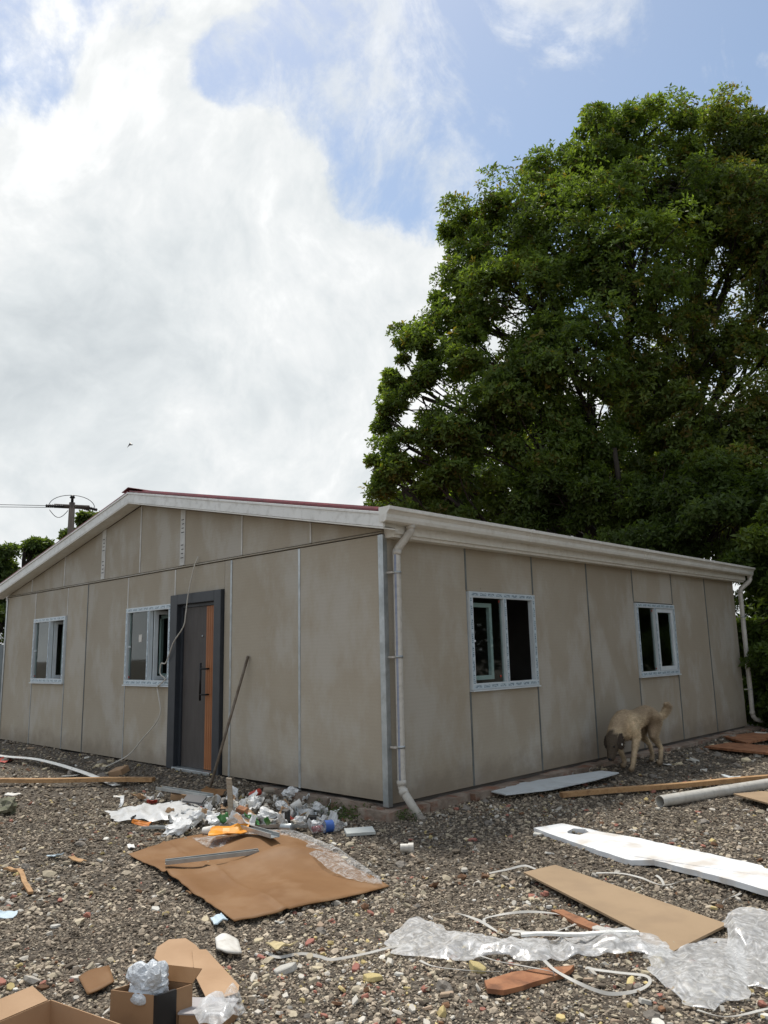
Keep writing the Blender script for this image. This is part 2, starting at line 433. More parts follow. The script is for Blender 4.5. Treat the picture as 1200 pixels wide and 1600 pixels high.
def tubegeo(pts, rad, seg=8, cap=True):
    pts = np.asarray(pts, float); n = len(pts)
    rad = np.full(n, rad) if np.isscalar(rad) else np.asarray(rad)
    T = np.gradient(pts, axis=0); T /= np.linalg.norm(T, axis=1)[:, None] + 1e-12
    a = np.array([0, 0, 1.]) if abs(T[0][2]) < .9 else np.array([1., 0, 0])
    N = np.cross(T[0], a); N /= np.linalg.norm(N); v = []
    for i in range(n):
        N = N - T[i] * (N @ T[i]); N /= np.linalg.norm(N); B = np.cross(T[i], N)
        for k in range(seg):
            t = 2 * math.pi * k / seg; v.append(pts[i] + rad[i] * (math.cos(t) * N + math.sin(t) * B))
    f = [(i * seg + k, i * seg + (k + 1) % seg, (i + 1) * seg + (k + 1) % seg, (i + 1) * seg + k) for i in range(n - 1) for k in range(seg)]
    if cap: f += [tuple(range(seg - 1, -1, -1)), tuple((n - 1) * seg + k for k in range(seg))]
    return v, f


def tube(name, pts, rad, m, parent=None, seg=8, cap=True):
    v, f = tubegeo(pts, rad, seg, cap); return raw(name, v, f, m, parent, True)


def solid(o, t, off=0):
    """give a sheet real thickness"""
    bm = bmesh.new(); bm.from_mesh(o.data); bmesh.ops.recalc_face_normals(bm, faces=bm.faces)
    bmesh.ops.solidify(bm, geom=bm.faces[:], thickness=t); bm.to_mesh(o.data); bm.free(); return o


def gz(x, y):
    """height of the ground"""
    x = np.asarray(x, float); y = np.asarray(y, float)
    h = -.10 + .012 * np.sin(1.7 * x + .6 * y) * np.cos(1.1 * y - .4 * x) + .006 * np.sin(5.1 * x - 3.3 * y) + .005 * np.sin(7.7 * y + 4.1 * x)
    m = .13 * np.exp(-((y + .05) / .42) ** 2) / (1 + np.exp(-(-x - 1.5) * 4)) * (y < .3)
    far = np.clip((np.hypot(x, y) - 14) / 40, 0, 1)
    e = .055 * np.exp(-((x - .05) / .35) ** 2) / (1 + np.exp(-(y - 1.5) * 3)) * (y < 11)
    return h + m + e - far * .1


def gpt(x, y, up=0.):
    p = onz(x, y); p = onz(x, y, float(gz(p[0], p[1]))); p[2] = gz(p[0], p[1]) + up; return p


def nz(p, s, seed=0):
    return noise.noise(Vector((p[0] * s + seed, p[1] * s + seed * 1.7, p[2] * s - seed)))


# ------------------------------------------------------------------ ground
gx = np.concatenate([np.linspace(-900, -40, 12), np.linspace(-30, -12, 13), np.arange(-11.5, 8.6, .11), np.linspace(9.5, 30, 13), np.linspace(40, 900, 12)])
gy = np.concatenate([np.linspace(-900, -40, 12), np.linspace(-30, -7.5, 13), np.arange(-7, 14.1, .11), np.linspace(15, 32, 12), np.linspace(42, 900, 12)])
X, Y = np.meshgrid(gx, gy, indexing='ij'); Z = gz(X, Y)
nx, ny = X.shape
gv = np.stack([X, Y, Z], -1).reshape(-1, 3)
ii = (np.arange(nx - 1)[:, None] * ny + np.arange(ny - 1)[None]).ravel()
gf = np.stack([ii, ii + ny, ii + ny + 1, ii + 1], -1)
gme = bpy.data.meshes.new('ground'); gme.from_pydata(gv.tolist(), [], gf.tolist())
gme.polygons.foreach_set('use_smooth', [True] * len(gme.polygons)); gme.update()
tag(link('ground', gme, 'gravel_ground'), kind='structure', label='dark brown gravel yard strewn with rubble in front of the house', cat='ground')

# ------------------------------------------------------------------ house
W_, L_, H_ = 9.5, 8.75, 2.5
house = thing('prefab_house', 'single storey house clad in grey brown cement boards with a low pitched roof', 'house', (-W_ / 2, L_ / 2, 0))
BT = .022
SL = .200                              # roof slope
def roofz(x): return 2.70 - SL * x if x > -4.72 else 2.70 + SL * 4.72 - SL * (-4.72 - x)
def under(x): return roofz(x) - .165
Bm = 'cement_board'
gs = [0, -1.25, -2.5, -3.75, -5.0, -6.25, -6.95, -8.2, -9.5]
ZB = .045
def gp_panel(x0, x1, z0, z1):
    j = random.uniform(0, .003); box('wall_panel', x0 + .004, x1 - .004, -j, BT, z0, z1, Bm, house, .0015)
for a, b in zip(gs[:-1], gs[1:]):
    if b == -3.75: gp_panel(-2.64, a, ZB, 2.49); gp_panel(b, -2.64, 2.16, 2.49)
    elif b == -5.0: gp_panel(b, a, ZB, 1.02); gp_panel(b, a, 2.055, 2.49)
    elif b == -8.2: gp_panel(b, a, ZB, 1.02); gp_panel(b, a, 2.055, 2.49)
    else: gp_panel(b, a, ZB, 2.49)
for i, x in enumerate(gs[1:-1]):
    wd = .017 if i in (0, 1) else .010
    if i in (2,): segs = [(2.155, 2.485)]
    elif i in (3,): segs = [(ZB, 1.015), (2.06, 2.485)]
    elif i in (5, 6): segs = [(ZB, 1.015), (2.06, 2.485)]
    else: segs = [(ZB, 2.485)]
    for z0, z1 in segs:
        box('joint_strip', x - wd, x + wd, -.006 - random.uniform(0, .003), .001, z0 - .004, z1, GALV if i < 2 else MILK if z0 > 2 else GALVD if i == 4 else GALV, house, .001)
# upper gable
us = [0.0, -1.06, -2.30, -3.60, -4.70, -5.80, -7.13, -8.41, -9.5]
for a, b in zip(us[:-1], us[1:]):
    pts = [(b + .004, 2.525), (a - .004, 2.525), (a - .004, under(a))]
    pts += [(b + .004, under(b))]
    prism('gable_panel', pts, 'y', .004, .026, Bm, house, .0015)
for x in us[1:-1]:
    wd = .055 if x in (-3.60, -5.80) else .011
    prism('gable_strip', [(x - wd, 2.53), (x + wd, 2.53), (x + wd, under(x + wd) - .002), (x - wd, under(x - wd) - .002)], 'y', -.006, .003, MILK, house)
    if wd > .05:
        for k in range(11):                    # dark adhesive dashes on the wide strips
            zz = 2.62 + k * .055
            if zz < under(x) - .12 and k not in (4, 5):
                box('adhesive_dash', x - .035 + .008 * (k % 3), x + .03 - .006 * (k % 2), -.0085, -.0055, zz, zz + .012, DARKP, house, 0)
prism('gable_ledge', [(-.014, 2.500), (-.014, 2.506), (.0, 2.518), (.03, 2.518), (.03, 2.500)], 'x', -W_, .0, Bm, house)
# eave wall
for k in range(7):
    y0, y1 = k * 1.25, (k + 1) * 1.25
    def ep(z0, z1):
        j = random.uniform(0, .003); box('wall_panel', -BT, j, y0 + .005 + (.03 if k == 0 else 0), y1 - .005, z0, z1, Bm, house, .0015)
    if k in (1, 4): ep(.02, .965); ep(2.0, 2.47)
    else: ep(.02, 2.47)
    if k:
        segs = [(.02, 2.47)] if k not in (1, 2, 4, 5) else [(.02, .955), (2.01, 2.47)]
        for z0, z1 in segs: box('joint_strip', -.002, .0045 + random.uniform(0, .002), y1 - 1.25 - .0135, y1 - 1.25 + .0135, z0, z1, GALVD, house, .001)
prism('corner_post', [(-.055, -.012), (.0, -.012), (.012, -.012), (.012, .045), (.006, .045), (.006, -.005), (-.055, -.005)], 'z', .0, 2.487, GALV, house)
prism('corner_post', [(-W_ - .012, -.012), (-W_ + .05, -.012), (-W_ + .05, -.005), (-W_ - .006, -.005), (-W_ - .006, .04), (-W_ - .012, .04)], 'z', .0, 2.487, GALV, house)
# closed back and left walls, ceiling, floor and inner lining (dark rooms behind the open sashes)
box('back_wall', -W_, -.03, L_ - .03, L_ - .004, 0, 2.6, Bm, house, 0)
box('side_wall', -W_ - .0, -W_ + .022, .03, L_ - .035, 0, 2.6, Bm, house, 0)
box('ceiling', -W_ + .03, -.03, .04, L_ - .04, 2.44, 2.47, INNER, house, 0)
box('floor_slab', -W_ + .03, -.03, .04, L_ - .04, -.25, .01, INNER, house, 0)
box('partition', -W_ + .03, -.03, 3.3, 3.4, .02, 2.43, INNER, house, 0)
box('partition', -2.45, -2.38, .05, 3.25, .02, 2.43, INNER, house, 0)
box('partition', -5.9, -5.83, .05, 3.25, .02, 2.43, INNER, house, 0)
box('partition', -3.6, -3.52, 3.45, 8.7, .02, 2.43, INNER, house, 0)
# plinth blocks, uneven
def rough_block(name, x0, x1, y0, y1, z0, z1, m, parent, amp=.02, seed=0, sub=3):
    bm = bmesh.new(); bmesh.ops.create_cube(bm, size=1)
    bmesh.ops.subdivide_edges(bm, edges=bm.edges[:], cuts=sub, use_grid_fill=True)
    c = Vector(((x0 + x1) / 2, (y0 + y1) / 2, (z0 + z1) / 2)); d = Vector((x1 - x0, y1 - y0, z1 - z0))
    for v in bm.verts:
        p = Vector((v.co.x * d.x, v.co.y * d.y, v.co.z * d.z)) + c
        n_ = Vector((nz(p, 9, seed), nz(p, 9, seed + 5), nz(p, 9, seed + 9)))
        v.co = p - c + n_ * amp
    me = bpy.data.meshes.new(name); bm.to_mesh(me); bm.free()
    return link(name, me, m, parent, c)
yy = -.05; k = 0
while yy < 8.9:
    ln = random.uniform(.28, .75); rough_block('plinth_block', -.18, random.uniform(.10, .17), yy, yy + ln - .012, -.35, -.012 + random.uniform(-.012, .003), STONE, house, .02, k); yy += ln; k += 1
xx = -.2
while xx > -9.5:
    ln = random.uniform(.4, .9); rough_block('plinth_block', xx - ln + .012, xx, -random.uniform(.03, .075), .2, -.35, .018 + random.uniform(-.02, .012), STONE, house, .02, k); xx -= ln; k += 1
rough_block('plinth_block', -.25, .16, -.14, -.06, -.3, -.015, STONE, house, .02, 77)

# roof: ribbed metal sheets, barge boards, soffits
Y0, Y1 = -.20, 9.0
roof_v, roof_f = [], []
def roof_half(x_e, x_r, tag_):
    ys = []; y = Y0
    while y < Y1 - .02:
        for dy, dz in ((0, 0), (.10, 0), (.115, .028), (.145, .028), (.16, 0)): ys.append((y + dy, dz))
        y += .19
    ys = [(a, b) for a, b in ys if a <= Y1] + [(Y1, 0)]
    v = [];
    for x in (x_e, x_r):
        for off in (.002, .022):
            for y, dz in ys: v.append((x, y, roofz(x) + off + dz))
    n = len(ys); f = []
    for i in range(n - 1):
        f += [(n + i, n + i + 1, 3 * n + i + 1, 3 * n + i), (i, 2 * n + i, 2 * n + i + 1, i + 1), (i, i + 1, n + i + 1, n + i), (2 * n + i, 3 * n + i, 3 * n + i + 1, 2 * n + i + 1)]
    f += [(0, n, 3 * n, 2 * n), (n - 1, 3 * n - 1, 4 * n - 1, 2 * n - 1)]
    return fix(raw('roof_sheet', v, f, ROOF, house))
roof_half(.22, -4.70, 0); roof_half(-9.72, -4.74, 1)
prism('ridge_cap', [(-4.90, roofz(-4.90) + .052), (-4.72, roofz(-4.72) + .060), (-4.54, roofz(-4.54) + .052), (-4.54, roofz(-4.54) + .058), (-4.72, roofz(-4.72) + .068), (-4.90, roofz(-4.90) + .058)], 'y', Y0 - .01, Y1 + .01, ROOF, house)
for xa, xb in ((-4.722, .205), (-9.72, -4.722)):
    za, zb = roofz(xa), roofz(xb)
    prism('barge_board', [(xa, za - .145), (xb, zb - .145), (xb, zb - .004), (xa, za - .004)], 'y', Y0, Y0 + .028, WHITE, house, .003)
    prism('barge_lip', [(xa, za - .028), (xb, zb - .028), (xb, zb - .003), (xa, za - .003)], 'y', Y0 - .012, Y0 - .001, WHITE, house, .002)
    prism('soffit', [(xa, za - .160), (xb, zb - .160), (xb, zb - .147), (xa, za - .147)], 'y', Y0 + .004, .0, PVC, house)
# eave box, gutter
prism('eave_box', [(.0, 2.452), (.12, 2.452), (.128, 2.475), (.15, 2.482), (.152, 2.56), (.165, 2.57), (.165, 2.69), (.0, 2.69)], 'y', .02, 8.95, PVC, house)
prism('eave_box', [(-W_ - .165, 2.45), (-W_ - .01, 2.45), (-W_ - .01, 2.68), (-W_ - .165, 2.68)], 'y', .03, 8.95, PVC, house)
GP = [(.170, 2.700), (.170, 2.565), (.235, 2.560), (.262, 2.572), (.272, 2.600), (.272, 2.630), (.290, 2.655), (.312, 2.668), (.312, 2.700), (.300, 2.700), (.300, 2.680), (.268, 2.645), (.256, 2.58), (.18, 2.576), (.18, 2.700)]
gut = prism('gutter', GP, 'y', Y0 - .01, 9.03, PVC, house)
prism('end_cap', [p for p in GP[:9]], 'y', Y0 - .018, Y0 - .0105, PVC, gut)
prism('end_cap', [p for p in GP[:9]], 'y', 9.031, 9.038, PVC, gut)
for y in (2.1, 4.9, 7.2): prism('gutter_joint', [(a + .004 * (1 if a > .2 else 0), b - .003) for a, b in GP[1:9]] + [(.315, 2.703), (.20, 2.703), (.20, 2.66)], 'y', y, y + .05, PVC, gut)
prism('corner_trim', [(.0, 2.555), (.166, 2.53), (.166, 2.69), (.0, 2.70)], 'y', Y0 + .03, .018, PVC, house)

# downpipes
def downpipe(pts, brz, sgn, stripe):
    p = tube('downpipe', spline(pts, 40) if False else pts, .038, PVCPIPE, house, 16)
    for (a, i) in stripe[0]:
        q = np.asarray(pts[i]); d = np.asarray(pts[i + 1]) - q; d /= np.linalg.norm(d)
        tube('pipe_collar', [q + d * a, q + d * (a + .045)], .0435, PVCPIPE, p, 16)
    for z in brz:
        a, b = np.asarray(pts[stripe[1]]), np.asarray(pts[stripe[1] + 1]); t = (z - a[2]) / (b[2] - a[2]); c = a + (b - a) * t
        br = tube('pipe_bracket', [c - [0, 0, .012], c + [0, 0, .012]], .042, GALV, p, 16)
        boxes('bracket_arm', [(.013, c[0] - .03, c[1] - .07, c[1] - .05, c[2] - .009, c[2] + .009), (c[0] - .045, c[0], c[1] - .0695, c[1] - .03, c[2] - .0085, c[2] + .0085)], PVCPIPE, p)
    return p
dp = [(.215, .17, 2.575), (.215, .168, 2.52), (.205, .16, 2.49), (.105, .118, 2.365), (.088, .105, 2.335), (.085, .10, 2.29), (.085, .09, .20), (.088, .09, .165), (.105, .09, .135), (.285, .10, -.065)]
P1 = downpipe(dp, (2.12, 1.33, .52), 1, ([(0, 0), (.0, 4), (-.03, 6), (.02, 7)], 5))
for dx in (-.008, .012):
    s_ = [( .085 + .0385 * math.cos(-1.25 + dx * 14), .10 - .01 * t + .0385 * math.sin(-1.25 + dx * 14), 2.29 - 2.07 * t) for t in np.linspace(0, 1, 9)]
    tube('printed_line', s_, .0028, mat('print_blue%d' % (dx > 0), (.10, .17, .38), (.2, .27, .45), scale=30, rough=.5), P1, 5)
dp2 = [(.215, 9.0, 2.575), (.215, 8.995, 2.50), (.20, 8.98, 2.46), (.10, 8.86, 2.34), (.085, 8.84, 2.30), (.085, 8.835, 2.25), (.085, 8.82, .22), (.088, 8.83, .17), (.10, 8.88, .12), (.20, 9.45, .0)]
downpipe(dp2, (1.85, .62), 1, ([(0, 0), (.0, 4), (-.03, 6)], 5))

# windows -------------------------------------------------------------
def window(frame, w0, w1, z0, z1, style):
    """frame(u,d,z)->world ; u along the wall, d outwards"""
    ft = .062
    def cub(name, lst, m, par, bw=.003):
        v, f = [], []; uvs = []
        for (u0, u1, d0, d1, a, b) in lst:
            k = len(v); v += [frame(*q) for q in [(u0, d0, a), (u1, d0, a), (u1, d1, a), (u0, d1, a), (u0, d0, b), (u1, d0, b), (u1, d1, b), (u0, d1, b)]]
            f += [tuple(i + k for i in q) for q in BF]
        return fix(raw(name, v, f, m, par))
    mid = w0 + (w1 - w0) * (.52 if style != 'e2' else .48)
    win = cub('window', [(w0, w1, -.03, .028, z0, z0 + ft), (w0, w1, -.03, .028, z1 - ft, z1), (w0, w0 + ft, -.03, .027, z0 + ft, z1 - ft), (w1 - ft, w1, -.03, .027, z0 + ft, z1 - ft), (mid - .03, mid + .03, -.03, .024, z0 + ft, z1 - ft)], WPVC, house)
    # printed protective film strips with uv in metres along each bar
    def strip(u0, u1, a, b):
        vert = (b - a) > (u1 - u0)
        v = [frame(*q) for q in ((u0, .0305, a), (u1, .0305, a), (u1, .0305, b), (u0, .0305, b), (u0, .029, a), (u1, .029, a), (u1, .029, b), (u0, .029, b))]
        o = raw('film_strip', v, [(0, 1, 2, 3), (7, 6, 5, 4)], TAPE, win)
        uvl = o.data.uv_layers.new(name='UVMap')
        q = [(u0, a), (u1, a), (u1, b), (u0, b)] * 2
        for lp in o.data.loops:
            s_ = q[lp.vertex_index]; uvl.data[lp.index].uv = (s_[1], float(s_[0] > (u0 + u1) / 2)) if vert else (s_[0], float(s_[1] > (a + b) / 2))
    g = .010
    strip(w0 + g, w1 - g, z0 + g, z0 + ft - .012); strip(w0 + g, w1 - g, z1 - ft + .012, z1 - g)
    strip(w0 + g, w0 + ft - .012, z0 + ft, z1 - ft); strip(w1 - ft + .012, w1 - g, z0 + ft, z1 - ft)
    strip(mid - .016, mid + .016, z0 + ft, z1 - ft)
    cub('sill_drip', [(w0 - .01, w1 + .01, -.01, .045, z0 - .018, z0 - .003)], WPVC, win)
    def pane(u0, u1, d, a, b): cub('pane', [(u0, u1, d - .002, d + .002, a, b)], GLASS, win)
    def sash(u0, u1, d, a, b, t=.05): return cub('sash', [(u0, u1, d - .02, d + .02, a, a + t), (u0, u1, d - .02, d + .02, b - t, b), (u0, u0 + t, d - .02, d + .02, a + t, b - t), (u1 - t, u1, d - .02, d + .02, a + t, b - t)], WPVC, win)
    l0, l1, r0, r1 = w0 + ft, mid - .03, mid + .03, w1 - ft; a, b = z0 + ft, z1 - ft
    if style in ('g1', 'g2'):
        pane(l0, l1, -.01, a, b)
        # right leaf swung inwards, hinged on the mullion side
        ang = R(78); t = .05; wid = r1 - r0 - .02
        def opn(u0, u1, d0, d1, z0_, z1_):
            out = []
            for (u, d, z) in [(u0, d0, z0_), (u1, d0, z0_), (u1, d1, z0_), (u0, d1, z0_), (u0, d0, z1_), (u1, d0, z1_), (u1, d1, z1_), (u0, d1, z1_)]:
                out.append(frame(r0 + .03 + u * math.cos(ang) - d * math.sin(ang) * -1, -.03 - u * math.sin(ang) + d * math.cos(ang), z))
            return out
        v, f = [], []
        for bb in ((0, wid, -.02, .02, a, a + t), (0, wid, -.02, .02, b - t, b), (0, t, -.02, .02, a + t, b - t), (wid - t, wid, -.02, .02, a + t, b - t)):
            k = len(v); v += opn(*bb); f += [tuple(i + k for i in q) for q in BF]
        sh = fix(raw('sash', v, f, WPVC, win)); v = opn(t, wid - t, -.002, .002, a + t, b - t); fix(raw('pane', v, BF, GLASS, win))
        # second leaf seen through the left pane, standing open inside
        cub('sash', [(l0 + .18, l0 + .22, -.40, -.36, a + .02, b - .04), (l0 + .42, l0 + .46, -.40, -.36, a + .02, b - .04), (l0 + .18, l0 + .46, -.40, -.36, b - .08, b - .04), (l0 + .18, l0 + .46, -.40, -.36, a + .02, a + .07)], WPVC, win)
        cub('foam_pad', [(l0 + .01, l0 + .03, -.008, -.002, a + .02, a + .05)], REDP, win); cub('foam_pad', [(l1 - .03, l1 - .01, -.008, -.002, b - .05, b - .02)], REDP, win)
        cub('latch', [(l0 - .005, l0 + .05, -.008, .004, (a + b) / 2 - .02, (a + b) / 2)], WPVC, win)
        if style == 'g2': cub('paper_label', [(l0 + .26, l0 + .34, -.0075, -.005, a + .50, a + .60)], WPAPER, win)
    elif style == 'e1':
        pane(l0, l1, -.012, a, b)
        sash(l0 - .02, l1 - .10, -.09, a + .03, b - .05, .045)
        for u, z in ((l0 + .02, b - .04), (l1 - .05, b - .04), (l1 - .08, a + .05)): cub('foam_pad', [(u, u + .02, -.009, -.003, z, z + .022)], REDP, win)
        cub('latch', [(l0, l0 + .05, -.008, .004, (a + b) / 2 - .02, (a + b) / 2)], WPVC, win)
    else:
        pane(l0, l1, -.012, a, b); sash(r0 + .002, r1 - .002, -.004, a + .003, b - .003, .055); pane(r0 + .05, r1 - .05, -.006, a + .05, b - .05)
        for u, z in ((l0 + .01, b - .05), (l1 - .03, b - .05), (l0 + .01, a + .02), (l1 - .03, a + .02)): cub('foam_pad', [(u, u + .02, -.009, -.003, z, z + .022)], REDP, win)
    return win
fg = lambda u, d, z: (u, -d, z)
fe = lambda u, d, z: (d, u, z)
window(fg, -8.195, -6.955, 1.025, 2.052, 'g1'); window(fg, -4.995, -3.80, 1.025, 2.052, 'g2')
window(fe, 1.262, 2.495, .97, 1.995, 'e1'); window(fe, 5.012, 6.245, .97, 1.985, 'e2')

# door ------------------------------------------------------------------
dx0, dx1, dz0, dz1 = -3.785, -2.645, .035, 2.152
door = boxes('door', [(dx0, dx0 + .165, -.05, .05, dz0, dz1), (dx1 - .145, dx1, -.05, .05, dz0, dz1), (dx0 + .165, dx1 - .145, -.05, .05, dz1 - .125, dz1)], ANTH, house); bevel(door, .006, 2)
boxes('frame_reveal', [(dx0 + .166, dx0 + .215, .012, .06, dz0 + .03, dz1 - .127), (dx1 - .185, dx1 - .146, .012, .06, dz0 + .03, dz1 - .127), (dx0 + .216, dx1 - .186, .012, .06, dz1 - .165, dz1 - .127)], ANTH, door)
box('threshold', dx0 + .165, dx1 - .147, -.075, .06, dz0 - .02, dz0 + .028, GALV, door, .004)
lx0, lx1 = dx0 + .216, dx1 - .187
box('door_leaf', lx0, lx1, .03, .085, dz0 + .03, dz1 - .166, LEAFD, door, .003)
sx0 = lx1 - .215
for k in range(4): box('wood_strip', sx0 + k * .045, sx0 + k * .045 + .041, .018, .029, dz0 + .035, dz1 - .17, OAK, door, .003)
hd = tube('door_handle', [(sx0 - .01, -.045, .86), (sx0 - .01, -.045, 1.30)], .013, BLACK, door, 10)
for z in (.93, 1.23): tube('handle_mount', [(sx0 - .01, -.045, z), (sx0 + .03, -.045, z), (sx0 + .075, -.02, z), (sx0 + .075, .02, z)], .010, BLACK, hd, 8)
tube('peephole', [(sx0 - .09, .02, 1.62), (sx0 - .09, .031, 1.62)], .012, GALV, door, 10)

# ------------------------------------------------------------------ trees
def leafmesh(name, P, A, n_leaf, length, col, parent, m=LEAF, wide=.42, seed=0):
    """rosettes of folded leaves: P centres, A axes, col base colour per rosette"""
    r = np.random.default_rng(seed); N = len(P)
    T = np.cross(A, r.normal(size=(N, 3))); T /= np.linalg.norm(T, axis=1)[:, None]; B = np.cross(A, T)
    V = np.empty((N, n_leaf, 4, 3)); ln0 = length * r.uniform(.7, 1.25, (N, 1))
    for k in range(n_leaf):
        ph = (2 * math.pi * k / n_leaf + r.uniform(-.5, .5, N))[:, None]; th = r.uniform(.55, 1.75, N)[:, None]
        d = np.cos(th) * A + np.sin(th) * (np.cos(ph) * T + np.sin(ph) * B)
        s_ = np.cross(d, A + .5 * r.normal(size=(N, 3))); s_ /= np.linalg.norm(s_, axis=1)[:, None] + 1e-9
        u = np.cross(s_, d); ln = ln0 * r.uniform(.75, 1.2, (N, 1)); b = P + d * ln * .08 + .02 * r.normal(size=(N, 3))
        V[:, k, 0] = b; V[:, k, 2] = b + d * ln - u * ln * .12
        V[:, k, 1] = b + d * ln * .58 + s_ * ln * wide * .5 + u * ln * .06; V[:, k, 3] = b + d * ln * .58 - s_ * ln * wide * .5 + u * ln * .06
    n = N * n_leaf; V = V.reshape(-1, 3); i = np.arange(n) * 4
    F = np.stack([i, i + 1, i + 2, i, i + 2, i + 3], -1).ravel()
    lo, hi = V.min(0), V.max(0); c = (lo + hi) / 2
    me = bpy.data.meshes.new(name); me.vertices.add(len(V)); me.vertices.foreach_set('co', (V - c).ravel())
    me.loops.add(len(F)); me.loops.foreach_set('vertex_index', F.astype(np.int32))
    me.polygons.add(n * 2); me.polygons.foreach_set('loop_start', np.arange(n * 2, dtype=np.int32) * 3)
    me.update(calc_edges=True)
    ca = np.ones((len(V), 4)); cc = col[:, None, :] * r.uniform(.82, 1.18, (N, n_leaf, 1)); ca[:, :3] = np.repeat(cc.reshape(-1, 3), 4, 0)
    at_ = me.attributes.new('col', 'FLOAT_COLOR', 'POINT'); at_.data.foreach_set('color', ca.ravel())
    return link(name, me, m, parent, Vector(c))


def crown_points(lobes, total, seed, shell=.5, flat=.66, crs=(.24, .55)):
    r = np.random.default_rng(seed); wts = np.array([l[1] ** 2 for l in lobes]); wts = wts / wts.sum()
    P, A, clumps = [], [], []
    for (c, R_), wt in zip(lobes, wts):
        c = np.asarray(c); nr = int(total * wt); ncl = max(5, int(20 * (R_ / 1.2) ** 2))
        d = r.normal(size=(ncl, 3)); d /= np.linalg.norm(d, axis=1)[:, None]
        rad = R_ * r.uniform(shell ** 2, 1.0, ncl) ** .5
        cc = c + d * rad[:, None] * [1, 1, .85]; cr = R_ * r.uniform(*crs, ncl)
        clumps += list(zip(cc, [c] * ncl))
        k = r.integers(0, ncl, nr); q = r.normal(size=(nr, 3)); q /= np.linalg.norm(q, axis=1)[:, None]
        q *= (r.uniform(.15, 1, nr) ** .45)[:, None] * [1, 1, flat]
        p = cc[k] + q * cr[k][:, None]
        # pull the underside up so clumps read as pads
        a = q + d[k] * .35 + [0, 0, .65] + .35 * r.normal(size=(nr, 3)); a /= np.linalg.norm(a, axis=1)[:, None]
        P.append(p); A.append(a)
    return np.concatenate(P), np.concatenate(A), clumps


def limb(v, f, a, b, r0, r1, seed, seg=6, wob=.06, n=7, sag=.12):
    a, b = np.asarray(a, float), np.asarray(b, float); L = np.linalg.norm(b - a); r = np.random.default_rng(seed)
    ts = np.linspace(0, 1, n); pts = a + (b - a) * ts[:, None]
    pts[:, 2] -= sag * L * (ts * (1 - ts)) * 1.2
    off = np.cumsum(r.normal(size=(n, 3)), 0) * wob * L / n; off -= off[0]; off -= ts[:, None] * off[-1]
    pts = pts + off
    vv, ff = tubegeo(pts, r0 + (r1 - r0) * ts ** .8, seg); k = len(v); v += list(vv); f += [tuple(i + k for i in q) for q in ff]
    return pts


def tree(name, label, base, top, lobes, total, seed, trunk_r=.22, leaf=.125, col=(.050, .082, .018), var=.35, brown=0., group=None, n_leaf=6, crs=(.24, .55), shell=.5):
    """lobes in (pixel x, pixel y, pixel radius, distance) turned into places in the yard"""
    L = []
    for x, y, rp, D in lobes:
        p = at(x, y, D); L.append((p, rp * float((p - CAM) @ FW) / FPX))
    base = np.array([base[0], base[1], float(gz(base[0], base[1])) - .1]); top = np.asarray(top, float)
    t = thing(name, label, 'tree', Vector(base), group); r = np.random.default_rng(seed)
    v, f = [], []
    tp = limb(v, f, base, top, trunk_r, trunk_r * .35, seed, 10, .05, 12, 0)
    P, A, clumps = crown_points(L, total, seed, shell, crs=crs)
    i0 = 0
    for (c, R_) in L:
        c = np.asarray(c)
        hh = np.clip(c[2] - R_ * 1.2 - np.linalg.norm(c[:2] - base[:2]) * .55, base[2] + 1.4, top[2] - .3)
        k = int(np.argmin(abs(tp[:, 2] - hh))); k = min(k, len(tp) - 2)
        rad = trunk_r * (.62 - .35 * k / len(tp))
        q = limb(v, f, tp[k], c, rad, rad * .3, seed + i0, 7, .12, 9, -.1); i0 += 1
        mine = [cl for cl, cc in clumps if cc is not None and np.allclose(cc, c)]
        for cl in mine:
            limb(v, f, q[int(r.integers(4, 9))], cl, rad * .26, .012, seed + i0, 5, .14, 6, .05); i0 += 1
    raw('trunk', v, f, BARK, t, True, base=True)
    N = len(P); cl = np.array(col)[None] * (1 + var * (r.random((N, 1)) - .5) * 2)
    # clump-wise hue: olive and yellowish young growth next to deep green
    h = np.array([nz(p, .8, seed) for p in P])[:, None]
    cl = cl * (1 + .35 * h) * np.array([[1, 1, 1]]) + np.array([[.020, .014, -.003]]) * np.clip(h, 0, 1) * 1.6
    if brown: cl = np.where(r.random((N, 1)) < brown, cl * [[1.45, .85, .9]], cl)
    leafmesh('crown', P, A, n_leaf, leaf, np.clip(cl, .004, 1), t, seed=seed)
    return t


tree('oak_tree', 'tallest leafy green oak, its crown reaching the top behind the house', at(925, 850, 20.0), at(990, 260, 20.0),
     [(1005, 215, 70, 19.8), (930, 235, 74, 19.4), (1040, 290, 90, 19.4), (870, 285, 62, 19.8), (800, 350, 72, 19.0), (745, 345, 48, 19.2), (900, 370, 95, 18.6), (990, 420, 100, 18.2),
      (745, 430, 58, 18.8), (830, 460, 90, 18.2), (700, 545, 62, 18.6), (650, 545, 42, 18.8), (780, 570, 85, 17.9), (890, 560, 95, 17.9), (660, 620, 50, 18.4),
      (735, 670, 74, 18.0), (640, 700, 52, 18.2), (830, 680, 85, 18.2), (630, 765, 52, 18.0), (610, 660, 34, 18.4), (600, 730, 34, 18.2), (690, 480, 36, 18.8), (722, 500, 40, 18.5), (625, 590, 36, 18.6), (700, 775, 60, 17.8), (920, 690, 70, 19)], 34000, 3, .24, .125, (.118, .180, .044), brown=.06)
